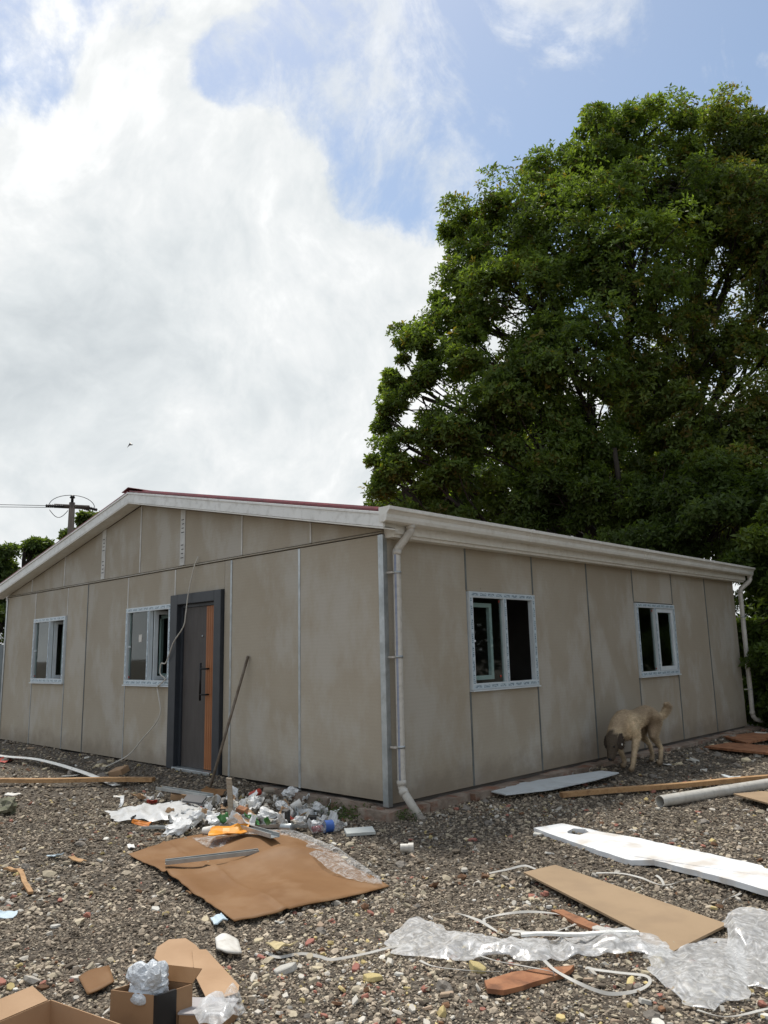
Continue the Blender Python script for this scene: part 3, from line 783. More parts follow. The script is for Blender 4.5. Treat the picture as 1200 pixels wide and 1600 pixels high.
tree('oak_tree', 'broad olive green oak at the right edge beside the tallest oak', at(1010, 850, 21.5), at(1110, 300, 21.0),
     [(1110, 215, 66, 20.8), (1175, 235, 74, 20.5), (1230, 260, 90, 21), (1090, 320, 80, 20.2), (1180, 330, 84, 20), (1260, 380, 90, 20), (1080, 440, 76, 20.4), (1150, 560, 60, 20), (1060, 560, 90, 19.6),
      (1220, 520, 66, 20.6), (1010, 610, 80, 19.2), (1120, 650, 90, 19), (1210, 650, 90, 19.4), (1290, 560, 90, 20.5), (1225, 440, 50, 20.8), (1150, 400, 50, 20.8), (1040, 730, 80, 19.6), (1180, 770, 90, 19)], 26000, 4, .22, .125, (.120, .170, .046), brown=.14)
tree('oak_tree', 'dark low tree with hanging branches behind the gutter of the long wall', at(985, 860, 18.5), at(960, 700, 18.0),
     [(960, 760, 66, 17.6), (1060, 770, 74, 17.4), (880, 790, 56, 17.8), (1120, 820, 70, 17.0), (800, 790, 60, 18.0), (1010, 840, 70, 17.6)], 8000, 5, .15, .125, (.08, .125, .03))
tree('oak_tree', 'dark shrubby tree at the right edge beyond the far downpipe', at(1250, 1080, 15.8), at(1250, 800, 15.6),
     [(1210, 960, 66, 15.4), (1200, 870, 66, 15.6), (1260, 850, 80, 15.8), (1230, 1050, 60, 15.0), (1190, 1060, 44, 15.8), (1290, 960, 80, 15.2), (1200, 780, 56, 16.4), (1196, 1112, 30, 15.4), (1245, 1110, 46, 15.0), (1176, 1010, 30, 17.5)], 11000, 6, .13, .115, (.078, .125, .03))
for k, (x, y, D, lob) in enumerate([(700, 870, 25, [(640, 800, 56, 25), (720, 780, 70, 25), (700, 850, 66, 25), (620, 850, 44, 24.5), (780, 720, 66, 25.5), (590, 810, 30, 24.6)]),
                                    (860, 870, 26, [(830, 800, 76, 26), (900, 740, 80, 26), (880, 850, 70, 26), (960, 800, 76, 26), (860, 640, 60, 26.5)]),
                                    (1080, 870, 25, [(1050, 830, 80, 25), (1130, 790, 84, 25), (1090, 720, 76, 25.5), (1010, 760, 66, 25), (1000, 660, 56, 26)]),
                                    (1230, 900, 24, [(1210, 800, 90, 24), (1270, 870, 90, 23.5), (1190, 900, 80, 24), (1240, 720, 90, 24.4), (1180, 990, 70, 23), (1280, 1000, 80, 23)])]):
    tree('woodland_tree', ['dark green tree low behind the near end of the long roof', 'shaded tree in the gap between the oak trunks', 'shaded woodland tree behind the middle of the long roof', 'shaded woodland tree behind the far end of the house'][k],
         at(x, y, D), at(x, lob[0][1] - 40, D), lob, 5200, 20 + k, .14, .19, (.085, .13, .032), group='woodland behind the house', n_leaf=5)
tree('leafy_tree', 'round green tree behind the left end of the roof', at(30, 960, 27), at(40, 850, 27), [(45, 865, 28, 27), (72, 875, 26, 27), (10, 895, 38, 27), (55, 905, 36, 26.8), (-20, 880, 40, 27), (20, 950, 40, 27), (60, 855, 18, 27.2), (0, 970, 44, 26), (-15, 930, 40, 26)], 7000, 31, .16, .15, (.085, .13, .04), n_leaf=5)
tree('leafy_tree', 'small treetop showing beside the utility pole above the left roof slope', at(150, 900, 32), at(150, 820, 32), [(150, 808, 18, 32), (140, 822, 20, 32), (165, 840, 30, 32), (130, 850, 28, 32)], 2600, 32, .14, .16, (.085, .125, .04), n_leaf=5)

tree('undergrowth_bush', 'dark undergrowth on the ground beyond the far downpipe', at(1215, 1110, 19), at(1215, 1060, 19), [(1165, 1060, 46, 20), (1200, 1095, 44, 19), (1250, 1070, 60, 19.5), (1180, 1010, 50, 21), (1225, 1010, 50, 21)], 5000, 41, .05, .13, (.055, .09, .02), n_leaf=5)
# shrubs and weeds at the wood's edge, right of the house
def weeds(label, pts, n, h, seed, spread=.12):
    r = np.random.default_rng(seed); P = []
    for p in pts:
        q = np.repeat(np.asarray(p)[None], n, 0) + r.normal(size=(n, 3)) * [spread, spread, 0]; q[:, 2] = gz(q[:, 0], q[:, 1]) + r.uniform(0, h, n); P.append(q)
    P = np.concatenate(P); A = r.normal(size=(len(P), 3)) * .4 + [0, 0, 1]; A /= np.linalg.norm(A, axis=1)[:, None]
    o = leafmesh('weed_plant', P, A, 4, h * .5, np.array([[.07, .12, .02]]) * r.uniform(.6, 1.3, (len(P), 1)), None, GRASS, .25, seed)
    return tag(o, label, 'plant')
weeds('tuft of green weeds at the foot of the gable beside the trash heap', [(-.42, -.16, 0), (-.62, -.13, 0), (-.28, -.2, 0)], 40, .07, 1)
weeds('small green sprout beside the near downpipe mouth', [(.17, -.02, 0), (.22, .04, 0)], 22, .06, 2, .05)

# ------------------------------------------------------------------ pole, wires, fence, bird
pb = at(112, 800, 24); pz = pb[2] + .38
up_ = thing('utility_pole', 'dark wooden utility pole with crossarm above the left roof slope', 'utility pole', (pb[0], pb[1], -.1))
tube('post', [(pb[0], pb[1], -.1), (pb[0], pb[1], pz - .1)], [.12, .085], POLE, up_, 10)
cdir = (at(138, 797, 24.0) - at(85, 797, 24.0)); cdir[2] = 0; cdir /= np.linalg.norm(cdir); cr = np.array([pb[0], pb[1], pz - .22])
tube('crossarm', [cr - cdir * .48, cr + cdir * .48], .065, POLE, up_, 6)
tube('pin_insulator', [cr + [0, 0, .1], cr + [0, 0, .24], cr + [0, 0, .26], cr + [0, 0, .33]], [.04, .04, .08, .05], BLACK, up_, 10)
for s_ in (-1, 1):
    for q in range(2):
        a = cr + cdir * s_ * (.40 - .22 * q); dd = np.array([-cdir[1], cdir[0], 0]) * s_ * .15 + cdir * s_ * .30 + np.array([0, 0, -.04])
        n_ = 13; tube('insulator_string', [a + dd * t for t in np.linspace(0, 1, n_)], [.055 if i % 2 else .025 for i in range(n_)], BLACK, up_, 8)
arc = [cr + cdir * (.62 * math.cos(t)) + np.array([0, 0, .34 * math.sin(t)]) for t in np.linspace(math.pi, 0, 16)]
tube('jumper_wire', arc, .010, BLACK, up_, 5)
tube('jumper_wire', [cr + cdir * (-.6 + .5 * t) + np.array([0, 0, -.12 - .22 * math.sin(math.pi * t)]) for t in np.linspace(0, 1, 10)], .010, BLACK, up_, 5)
for k, (y1_, lab) in enumerate([(790, 'upper thin overhead wire running left from the utility pole'), (795, 'lower thin overhead wire running left from the utility pole')]):
    a = cr - cdir * .48 + np.array([0, 0, .0 - .05 * k]); b = at(-420, y1_ - 28 + k * 3, 26); m_ = (a + b) / 2 - np.array([0, 0, .12])
    tag(tube('overhead_wire', spline([a, m_, b], 20), .009, BLACK, None, 5), lab, 'wire', 'overhead wires')
fn = thing('metal_fence', 'grey sheet metal fence beyond the left corner of the house', 'fence', (-12.0, 3.0, -.1))
fa, fb = np.array([-11.2, 4.2]), np.array([-15.5, -1.0]); fd = (fb - fa) / 26
for k in range(26):
    a, b = fa + fd * k, fa + fd * (k + 1); nrm = np.array([fd[1], -fd[0]]) / np.linalg.norm(fd) * .02; q = a + fd * .5
    z0, z1 = -.15, 1.75
    v = [(*a, z0), (*(a + fd * .3), z0), (*(a + fd * .4 + nrm), z0), (*(a + fd * .9 + nrm), z0), (*b, z0)]; n_ = len(v)
    v = v + [(p[0], p[1], z1) for p in v]
    o = raw('fence_sheet', v, [(i, i + 1, i + 1 + n_, i + n_) for i in range(n_ - 1)], FENCE, fn); solid(o, .006)
bd = at(204, 695, 38)
bv_ = []; bird = thing('flying_bird', 'tiny dark bird flying in the clouds above the roof', 'bird', Vector(bd))
tube('body', [bd + RT * -.09, bd + RT * -.04, bd + RT * .05, bd + RT * .12], [.005, .03, .03, .004], DARKP, bird, 8)
for s_ in (-1, 1):
    q = [bd + RT * .03, bd + FW * s_ * .12 + UP * .08 + RT * .0, bd + FW * s_ * .2 + UP * .15 * s_ - RT * .1, bd - RT * .02]
    o = raw('wing', q, [(0, 1, 2, 3)], DARKP, bird); solid(o, .01)

# woods that close the yard off on the sides the picture does not show (they darken the window panes)
wp, wa = [], []
for k, (x, y, hh, rr) in enumerate([(6, 22, 11, 4), (12, 21, 12, 4.5), (18, 18, 12, 4.5), (23, 13, 11, 4.5), (27, 7, 11, 4.5)]):
    p_, a_, _ = crown_points([((x, y, hh * .62), rr), ((x + 1.5, y - 1, hh * .3), rr * .8), ((x - 1, y + 1.5, hh * .3), rr * .8)], 2200, 50 + k, .3); wp.append(p_); wa.append(a_)
wp, wa = np.concatenate(wp), np.concatenate(wa)
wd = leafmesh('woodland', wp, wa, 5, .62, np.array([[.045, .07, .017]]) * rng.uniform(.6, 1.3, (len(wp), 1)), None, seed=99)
tag(wd, 'far wood closing off the yard, one dark green mass', 'woodland', kind='stuff')

# ------------------------------------------------------------------ gravel
def stone_mesh(name, seed, flat=.7, sub=1):
    bm = bmesh.new(); bmesh.ops.create_icosphere(bm, subdivisions=sub, radius=.5)
    for v in bm.verts:
        d = 1 + .75 * nz(v.co * 1.0, 2.3, seed * 3.7 + 1.3); v.co *= d; v.co.z *= flat; v.co.x *= 1.15
    me = bpy.data.meshes.new(name); bm.to_mesh(me); bm.free(); return me


def shard_mesh(name, seed, th=.22):
    r = random.Random(seed); n = r.choice((4, 5, 5, 6)); bm = bmesh.new()
    ang = sorted(2 * math.pi * (i + r.uniform(-.3, .3)) / n for i in range(n)); asp = r.uniform(.5, .85)
    pts = [(math.cos(a) * r.uniform(.4, .58), math.sin(a) * asp * r.uniform(.4, .58)) for a in ang]
    lo = [bm.verts.new((x, y, -th / 2 + r.uniform(-.04, .04))) for x, y in pts]
    hi = [bm.verts.new((x * r.uniform(.82, .97), y * r.uniform(.82, .97), th / 2 + r.uniform(-.07, .07))) for x, y in pts]
    bm.faces.new(hi); bm.faces.new(lo[::-1])
    for i in range(n): bm.faces.new((lo[i], lo[(i + 1) % n], hi[(i + 1) % n], hi[i]))
    bmesh.ops.bevel(bm, geom=bm.edges[:], offset=.03, segments=1, affect='EDGES')
    me = bpy.data.meshes.new(name); bm.to_mesh(me); bm.free(); return me


src = bpy.data.collections.new('pebble_shapes')
for k in range(7):
    me = stone_mesh('pebble', k, .55 + .07 * (k % 4)); me.materials.append(PEBBLE); src.objects.link(bpy.data.objects.new('pebble_shape_%d' % k, me))
for k in range(5):
    me = shard_mesh('shard', k + 40, .3); me.materials.append(PEBBLE); src.objects.link(bpy.data.objects.new('shard_shape_%d' % k, me))


def outside(x, y): return ~((x < .1) & (x > -9.6) & (y > -.02) & (y < 8.8))


def scatter(n, r0, r1, half=62):
    a0 = math.atan2(FW[1], FW[0]); a = a0 + np.radians(rng.uniform(-half, half, n)); r = np.sqrt(rng.uniform(r0 * r0, r1 * r1, n))
    x, y = CAM[0] + r * np.cos(a), CAM[1] + r * np.sin(a); k = outside(x, y); return x[k], y[k]


PAL = np.array([(.075, .064, .053), (.115, .098, .08), (.165, .143, .118), (.23, .202, .168), (.30, .27, .225), (.44, .385, .285), (.56, .53, .47), (.52, .42, .20), (.36, .16, .12), (.19, .105, .06)])
PW = np.array([.19, .25, .23, .15, .08, .080, .050, .016, .005, .02]); PW = PW / PW.sum()
xs, ys, ss = [], [], []
for n, r0, r1, s0, s1 in ((150000, 2.0, 5.2, .0065, .017), (15000, 2.0, 5.5, .015, .030), (100000, 5.2, 9.0, .012, .027), (10000, 5.2, 9.5, .022, .045), (42000, 9.0, 15.0, .020, .042), (5000, 9, 18, .03, .07)):
    x, y = scatter(n, r0, r1); xs.append(x); ys.append(y); ss.append(s0 + (s1 - s0) * rng.random(len(x)) ** 1.8)
NB = sum(map(len, xs))
for n, r0, r1, s0, s1 in ((6800, 2.0, 5.5, .018, .048), (4600, 5.5, 10, .026, .06)):           # pale broken tile and foam among the gravel
    x, y = scatter(n, r0, r1); xs.append(x); ys.append(y); ss.append(s0 + (s1 - s0) * rng.random(len(x)) ** 2)
xs, ys, ss = map(np.concatenate, (xs, ys, ss)); N = len(xs)
# patches where pale rubble is denser
pt = np.array([noise.noise(Vector((a * .9, b * .9, 3.3))) + .6 * noise.noise(Vector((a * 2.3, b * 2.3, 7.1))) for a, b in zip(xs, ys)])
ci = rng.choice(len(PAL), N, p=PW); ci[NB:] = rng.choice([3, 4, 4, 4, 5, 5, 5, 5, 6, 6, 6, 7, 8, 9], N - NB); pale = ci >= 5
drop = pale & (rng.random(N) > np.clip(.55 + pt * 1.1, .1, 1)); ci[drop] = rng.choice(4, drop.sum())
PAL[:5] *= [1.66, 1.59, 1.47]
soil = np.array([noise.noise(Vector((a * .45, b * .45, 11.3))) + .5 * noise.noise(Vector((a * 1.6, b * 1.6, 5.1))) for a, b in zip(xs, ys)])[:, None]
cols = PAL[ci] * (1 + .38 * soil) * rng.uniform(.78, 1.2, (N, 1)); ss = np.where(ci >= 5, ss * 1.25, ss)
idx = np.where(rng.random(N) < np.where(ci >= 5, .8, .42), rng.integers(7, 12, N), rng.integers(0, 7, N))
pm = bpy.data.meshes.new('gravel'); pm.vertices.add(N)
pm.vertices.foreach_set('co', np.stack([xs, ys, gz(xs, ys) + ss * rng.uniform(-.05, .3, N)], -1).ravel())
def addattr(me, nm, typ, data, key): me.attributes.new(nm, typ, 'POINT').data.foreach_set(key, np.ascontiguousarray(data).ravel())
addattr(pm, 'rot', 'FLOAT_VECTOR', np.stack([rng.normal(0, .35, N), rng.normal(0, .35, N), rng.uniform(0, 6.28, N)], -1).astype(np.float32), 'vector')
addattr(pm, 'scl', 'FLOAT_VECTOR', (ss[:, None] * rng.uniform(.75, 1.3, (N, 3))).astype(np.float32), 'vector')
addattr(pm, 'pick', 'INT', idx.astype(np.int32), 'value')
addattr(pm, 'scol', 'FLOAT_COLOR', np.concatenate([cols, np.ones((N, 1))], 1).astype(np.float32), 'color')
grv = tag(link('gravel', pm), 'fine brown and grey gravel covering the whole yard', 'gravel', kind='stuff')
ng = bpy.data.node_groups.new('gravel_nodes', 'GeometryNodeTree')
ng.interface.new_socket('Geometry', in_out='INPUT', socket_type='NodeSocketGeometry'); ng.interface.new_socket('Geometry', in_out='OUTPUT', socket_type='NodeSocketGeometry')
gi, go = ng.nodes.new('NodeGroupInput'), ng.nodes.new('NodeGroupOutput')
cinf = ng.nodes.new('GeometryNodeCollectionInfo'); cinf.inputs['Collection'].default_value = src; cinf.inputs['Separate Children'].default_value = True; cinf.inputs['Reset Children'].default_value = True
iop = ng.nodes.new('GeometryNodeInstanceOnPoints'); iop.inputs['Pick Instance'].default_value = True
def named(nm, typ):
    q = ng.nodes.new('GeometryNodeInputNamedAttribute'); q.data_type = typ; q.inputs['Name'].default_value = nm; return [o for o in q.outputs if o.enabled and o.name == 'Attribute'][0]
ng.links.new(gi.outputs[0], iop.inputs['Points']); ng.links.new(cinf.outputs[0], iop.inputs['Instance'])
ng.links.new(named('pick', 'INT'), iop.inputs['Instance Index']); ng.links.new(named('rot', 'FLOAT_VECTOR'), iop.inputs['Rotation']); ng.links.new(named('scl', 'FLOAT_VECTOR'), iop.inputs['Scale'])
ng.links.new(iop.outputs[0], go.inputs[0])
grv.modifiers.new('gravel', 'NODES').node_group = ng

# larger chips: every one a thing
KINDS = [('cream', (.56, .48, .33), 'pale cream rubble chip lying loose in the gravel'), ('white', (.66, .64, .58), 'small white plaster chip lying loose in the gravel'),
         ('tan', (.46, .345, .245), 'tan tile chip lying loose in the gravel'), ('red', (.37, .155, .12), 'pinkish red tile chip lying loose in the gravel'),
         ('yellow', (.60, .49, .23), 'yellowish foam chip lying loose in the gravel'), ('grey', (.24, .215, .185), 'grey brown stone lying loose in the gravel')]
CM = []
for k, (nm, c, lab) in enumerate(KINDS):
    m_ = mat('chip_' + nm, c, tuple(q * .72 for q in c), scale=30, rough=.9, rnd=.18, bump=.3, bscale=120)
    ms = []
    for j in range(5):
        me = shard_mesh('rubble_chip', 100 + k * 10 + j, .22) if nm != 'grey' else stone_mesh('loose_stone', 200 + j, .65, 2); me.materials.append(m_); ms.append(me)
    CM.append((ms, lab, nm))
def chip(k, x, y, s, label=None, cat=None, nm=None, group=True):
    ms, lab, kn = CM[k]; me = random.choice(ms)
    o = link(nm or ('loose_stone' if kn == 'grey' else 'rubble_chip'), me, None, None, (x, y, float(gz(x, y)) + s * .10))
    o.scale = (s, s * random.uniform(.8, 1.1), s * random.uniform(.8, 1.2)); o.rotation_euler = (random.gauss(0, .16), random.gauss(0, .16), random.uniform(0, 6.28))
    return tag(o, label or lab, cat or ('stone' if kn == 'grey' else 'rubble chip'), kn + ' chips strewn in the gravel' if group else None)
cnt = 0
while cnt < 285:
    t_ = random.random(); r_ = 2.6 + 4.6 * t_ ** 1.5; a_ = math.atan2(FW[1], FW[0]) + R(random.uniform(-33, 33))
    x, y = CAM[0] + r_ * math.cos(a_), CAM[1] + r_ * math.sin(a_)
    if not outside(np.array(x), np.array(y)) or noise.noise(Vector((x * .9, y * .9, 3.3))) < random.uniform(-.7, .25): continue
    chip(random.choices(range(6), (36, 22, 16, 5, 7, 14))[0], x, y, random.uniform(.028, .068) * (1 + .10 * (r_ - 3))); cnt += 1
for x, y, k, s, lab in ((1098, 1287, 5, .10, 'squarish grey rock between the grey pipe and the white foam panel'), (937, 1456, 1, .11, 'white lump of plaster against the edge of the tan board'),
                        (583, 1532, 4, .11, 'largest yellow foam lump in the foreground gravel'), (698, 1557, 2, .10, 'flat pinkish tan tile piece left of the bark board'), (746, 1517, 4, .12, 'cream foam lump under the loose strap left of the bark board'),
                        (985, 1537, 4, .08, 'yellow foam piece right of the strap loop'), (500, 1448, 2, .075, 'pinkish tile piece just below the edge of the brown cardboard'), (484, 1475, 3, .075, 'red tile piece below the right half of the brown cardboard'),
                        (660, 1283, 5, .10, 'pale stone under the mouth of the near downpipe'), (1070, 1224, 3, .09, 'red tile piece behind the long timber'), (858, 1335, 1, .09, 'small white plaster flake left of the foam panel'),
                        (445, 1520, 1, .13, 'white plaster flake at the left end of the long strap'), (556, 1517, 3, .07, 'red tile piece beside the largest yellow foam lump')):
    p = gpt(x, y); chip(k, p[0], p[1], s, lab, 'stone' if k == 5 else 'rubble', 'rubble_lump', False)

for k in range(34):
    x = random.uniform(-9.4, -3.9); y = -random.uniform(.12, .75); chip(random.choices((0, 1, 2, 3, 5), (3, 2, 3, 1, 4))[0], x, y, random.uniform(.06, .15)); o_ = list(COL.objects)[-1]
    o_['label'] = 'rubble piece along the foot of the gable wall'; o_['group'] = 'broken stones along the gable foot'; o_.name = 'broken_stone'; o_['kind'] = 'thing'; o_['category'] = 'stone'
for k in range(22):
    y = random.uniform(.5, 8.6); x = random.uniform(.2, .45); chip(random.choices((0, 2, 3, 5), (2, 3, 3, 4))[0], x, y, random.uniform(.05, .12)); o_ = list(COL.objects)[-1]
    o_['label'] = 'rubble piece along the foot of the long wall'; o_['group'] = 'broken stones along the long wall foot'; o_.name = 'broken_stone'; o_['kind'] = 'thing'; o_['category'] = 'stone'

# ------------------------------------------------------------------ sheets, boards and offcuts
def flatmesh(outer, holes, zf, t):
    from mathutils.geometry import tessellate_polygon
    loops = [outer] + holes; pts = [p for l in loops for p in l]
    tris = tessellate_polygon([[Vector((p[0], p[1], 0)) for p in l] for l in loops]); n = len(pts)
    v = [(p[0], p[1], zf(p[0], p[1]) + t) for p in pts] + [(p[0], p[1], zf(p[0], p[1])) for p in pts]
    f = [tuple(q) for q in tris] + [tuple(i + n for i in reversed(q)) for q in tris]; s = 0
    for l in loops:
        m = len(l); f += [(s + i, s + (i + 1) % m, s + (i + 1) % m + n, s + i + n) for i in range(m)]; s += m
    return v, f


def slab(name, label, cat, px, m, t=.012, up=.03, holes=(), tilt=None, jag=0, group=None):
    """a flat board: outline given by picture points, laid on the ground at height up"""
    def cv(l):
        out = []
        for (x, y) in l: out.append(onz(x, y, -.1 + up + t)[:2])
        return out
    o_ = cv(px)
    if jag:
        q = []
        for a, b in zip(o_, o_[1:] + o_[:1]):
            n = max(1, int(np.linalg.norm(b - a) / .05))
            for i in range(n): q.append(a + (b - a) * i / n + np.array([random.gauss(0, jag), random.gauss(0, jag)]))
        o_ = q
    zf = (lambda x, y: -.1 + up + (tilt(x, y) if tilt else 0))
    v, f = flatmesh(o_, [cv(h) for h in holes], zf, t); o = fix(raw(name, v, f, m))
    return tag(o, label, cat, group)


def loft(name, ca, cb, n, mrows, hf, m, thick=0, jag=0, up=.01, smooth=True):
    A_ = spline([onz(x, y, -.1) for x, y in ca], n); B_ = spline([onz(x, y, -.1) for x, y in cb], n); v = []
    for j in range(mrows):
        t = j / (mrows - 1)
        for i in range(n):
            u = i / (n - 1); p = A_[i] * (1 - t) + B_[i] * t
            if jag and (i in (0, n - 1) or j in (0, mrows - 1)): p = p + np.array([nz(p, 9, 1), nz(p, 9, 6), 0]) * jag
            v.append((p[0], p[1], float(gz(p[0], p[1])) + up + hf(u, t, p)))
    f = [(j * n + i, j * n + i + 1, (j + 1) * n + i + 1, (j + 1) * n + i) for j in range(mrows - 1) for i in range(n - 1)]
    o = raw(name, v, f, m, None, smooth)
    if thick: solid(o, thick)
    return o


def bumpf(u, t, cu, ct, su, st, h): return h * math.exp(-((u - cu) / su) ** 2 - ((t - ct) / st) ** 2)
def card_h(u, t, p):
    h = bumpf(u, t, .80, .42, .20, .24, .11) + bumpf(u, t, .35, .55, .30, .07, .020) + bumpf(u, t, .45, .88, .45, .13, .028) + bumpf(u, t, .05, .6, .1, .3, .02)
    crease = .022 * max(0, 1 - abs(t - .52 - .16 * (u - .5)) / .03) + .012 * max(0, 1 - abs(u - .3 - .1 * t) / .02) - .010 * max(0, 1 - abs(t - .8 + .1 * u) / .02)
    return h + crease + .008 * nz(p, 3, 2) + .003 * nz(p, 11, 4)
tag(loft('cardboard_sheet', [(200, 1340), (262, 1322), (330, 1306), (436, 1302)], [(365, 1447), (430, 1436), (520, 1413), (610, 1389)], 60, 44, card_h, CARD, .004, .014, .026),
    'large brown cardboard sheet spread on the gravel before the trash heap', 'cardboard')
def crumple(amp, s=7, seed=0, edge=True):
    def h(u, t, p):
        e = (min(1, 6 * u, 6 * (1 - u)) * min(1, 5 * t, 5 * (1 - t))) if edge else 1
        g_ = p + .12 * np.array([nz(p, 3, seed + 1), nz(p, 3, seed + 2), 0]); g_ = np.array([g_[0] * .8 + g_[1] * .6, (g_[1] * .8 - g_[0] * .6) * .45, 0])
        r_ = 1 - abs(nz(g_, s, seed)) * 2.2; q = 1 - abs(nz(g_, s * 2.1, seed + 9)) * 2.4
        return max(0, amp * (.3 + .7 * e) * (.42 * max(0, r_) + .16 * max(0, q) + .5 * (nz(p, s * .4, seed + 3) + .45)) + .003 * nz(p, 24, seed))
    return h
tag(loft('plastic_film', [(300, 1317), (360, 1311), (440, 1311), (500, 1326), (594, 1376)], [(322, 1330), (395, 1341), (465, 1347), (520, 1374), (598, 1391)], 70, 18, lambda u, t, p: .02 + .05 * math.exp(-((u - .6) / .2) ** 2) + crumple(.05, 8, 3)(u, t, p), FILMC),
    'clear crumpled plastic film lying on the far half of the cardboard sheet', 'plastic film')
tag(loft('plastic_film', [(604, 1468), (650, 1438), (700, 1458), (770, 1468), (830, 1478), (900, 1472), (960, 1470), (1055, 1476)], [(612, 1492), (650, 1500), (700, 1507), (770, 1506), (830, 1514), (900, 1505), (960, 1503), (1050, 1512)], 110, 26, crumple(.075, 6, 5), FILM, jag=.05),
    'long crumpled strip of milky plastic film along the foreground', 'plastic film')
tag(loft('plastic_film', [(1000, 1474), (1050, 1480), (1100, 1476), (1165, 1478)], [(1020, 1530), (1050, 1560), (1100, 1590), (1175, 1562)], 60, 44, crumple(.042, 6, 8), FILM, jag=.05),
    'spread out milky plastic film at the right end of the foreground strip', 'plastic film')
tag(loft('plastic_film', [(1133, 1446), (1160, 1428), (1200, 1432), (1250, 1440)], [(1142, 1510), (1170, 1548), (1210, 1560), (1260, 1570)], 60, 44, crumple(.095, 5, 12), FILM, jag=.05),
    'bunched clear plastic film in the lower right corner', 'plastic film')

slab('foam_panel', 'long white foam panel with a slot, reaching to the right edge', 'foam panel',
     [(833, 1293), (878, 1284), (1000, 1306), (1100, 1332), (1190, 1356), (1196, 1360), (1260, 1380), (1255, 1412), (1200, 1395), (1110, 1366), (1020, 1340), (985, 1340), (935, 1324), (870, 1304)][::-1], FOAM, .035, .02,
     holes=[[(886, 1296), (896, 1291), (914, 1292), (920, 1296), (905, 1301), (888, 1301)]], tilt=lambda x, y: .02 * math.sin(2.2 * x + 1.1 * y), jag=.0035)
slab('fibre_board', 'tan fibre board with a broken corner behind the plastic film', 'board', [(818, 1365), (868, 1353), (1136, 1438), (1052, 1480), (992, 1462), (1000, 1452), (900, 1404)][::-1], TANB, .012, .05, tilt=lambda x, y: -.02 * (x - 2.5))
slab('thin_sheet', 'pale bluish sheet lying along the foot of the long wall', 'sheet', [(758, 1234), (806, 1227), (812, 1223), (870, 1214), (940, 1204), (967, 1207), (930, 1218), (860, 1233), (790, 1241)][::-1], SHEETB, .012, .065)
slab('fibre_board', 'pale board corner at the right edge under the grey pipe', 'board', [(1146, 1240), (1190, 1236), (1250, 1240), (1250, 1262), (1205, 1256)][::-1], TANB, .014, .06)
slab('bark_board', 'reddish bark covered board end under the foreground film', 'board', [(757, 1533), (800, 1518), (850, 1512), (897, 1508), (882, 1520), (830, 1536), (786, 1548), (762, 1544)][::-1], BARKW, .02, .015, jag=.004)
slab('bark_board', 'narrow bark strip between the tan board and the film', 'board', [(862, 1421), (880, 1421), (965, 1458), (952, 1464), (900, 1441)][::-1], BARKW, .018, .01, jag=.004)
slab('bark_board', 'reddish plank lying among stones by the far downpipe', 'board', [(1100, 1166), (1140, 1160), (1215, 1166), (1220, 1178), (1160, 1172)][::-1], BARKW, .03, .03, jag=.006)
slab('bark_board', 'short reddish board at the right edge below the far downpipe', 'board', [(1130, 1150), (1190, 1143), (1215, 1150), (1165, 1160)][::-1], BARKW, .03, .05, jag=.006)


def beam(name, label, cat, a, b, w_, h_, m, up=.03, up2=None, group=None, bw=.004):
    A_, B_ = gpt(*a, up), gpt(*b, up if up2 is None else up2); d = B_ - A_; L = np.linalg.norm(d); d /= L
    s = np.cross([0, 0, 1], d); s /= np.linalg.norm(s); u = np.cross(d, s)
    n = 9; v = []
    for i in range(n):
        c = A_ + d * L * i / (n - 1) + u * .004 * math.sin(i * 1.3) + s * .004 * math.sin(i * .9)
        for q, r_ in ((-1, 0), (1, 0), (1, 1), (-1, 1)): v.append(c + s * q * w_ / 2 + u * r_ * h_)
    f = [(i * 4 + k, i * 4 + (k + 1) % 4, i * 4 + 4 + (k + 1) % 4, i * 4 + 4 + k) for i in range(n - 1) for k in range(4)] + [(3, 2, 1, 0), tuple((n - 1) * 4 + k for k in range(4))]
    return tag(fix(raw(name, v, f, m)), label, cat, group)
beam('timber_beam', 'long orange brown timber lying past the dog to the right edge', 'timber', (877, 1249), (1245, 1222), .075, .045, WOOD, .02, .05)
beam('timber_beam', 'long timber lying along the ground at the left edge', 'timber', (-60, 1224), (240, 1212), .09, .045, WOOD, .01)
beam('timber_offcut', 'thin orange stick at the left edge of the gravel', 'stick', (8, 1362), (34, 1366), .03, .015, WOOD, .015); beam('timber_offcut', 'broken orange stick pointing down at the left edge', 'stick', (30, 1366), (47, 1400), .03, .015, WOOD, .015)
def channel(name, label, a, b, w_=.05, h_=.025, up=.03, up2=None, m=GALV, group=None):
    A_, B_ = gpt(*a, up), gpt(*b, up if up2 is None else up2); d = B_ - A_; d /= np.linalg.norm(d); s = np.cross([0, 0, 1], d); s /= np.linalg.norm(s); u = np.cross(d, s)
    t = .003; pr = [(-w_ / 2, 0), (w_ / 2, 0), (w_ / 2, h_), (w_ / 2 - .010, h_), (w_ / 2 - .010, h_ - t), (w_ / 2 - t, h_ - t), (w_ / 2 - t, t), (.006, t), (0, t + .004), (-.006, t), (-w_ / 2 + t, t), (-w_ / 2 + t, h_ - t), (-w_ / 2 + .010, h_ - t), (-w_ / 2 + .010, h_), (-w_ / 2, h_)]
    n = len(pr); v = [A_ + s * p + u * q for p, q in pr] + [B_ + s * p + u * q for p, q in pr]
    f = [(i, (i + 1) % n, (i + 1) % n + n, i + n) for i in range(n)] + [tuple(range(n - 1, -1, -1)), tuple(range(n, 2 * n))]
    return tag(fix(raw(name, v, f, m)), label, 'metal profile', group)
channel('metal_profile', 'galvanised channel lying across the middle of the cardboard sheet', (258, 1364), (404, 1351), .055, .028, .055, .075)
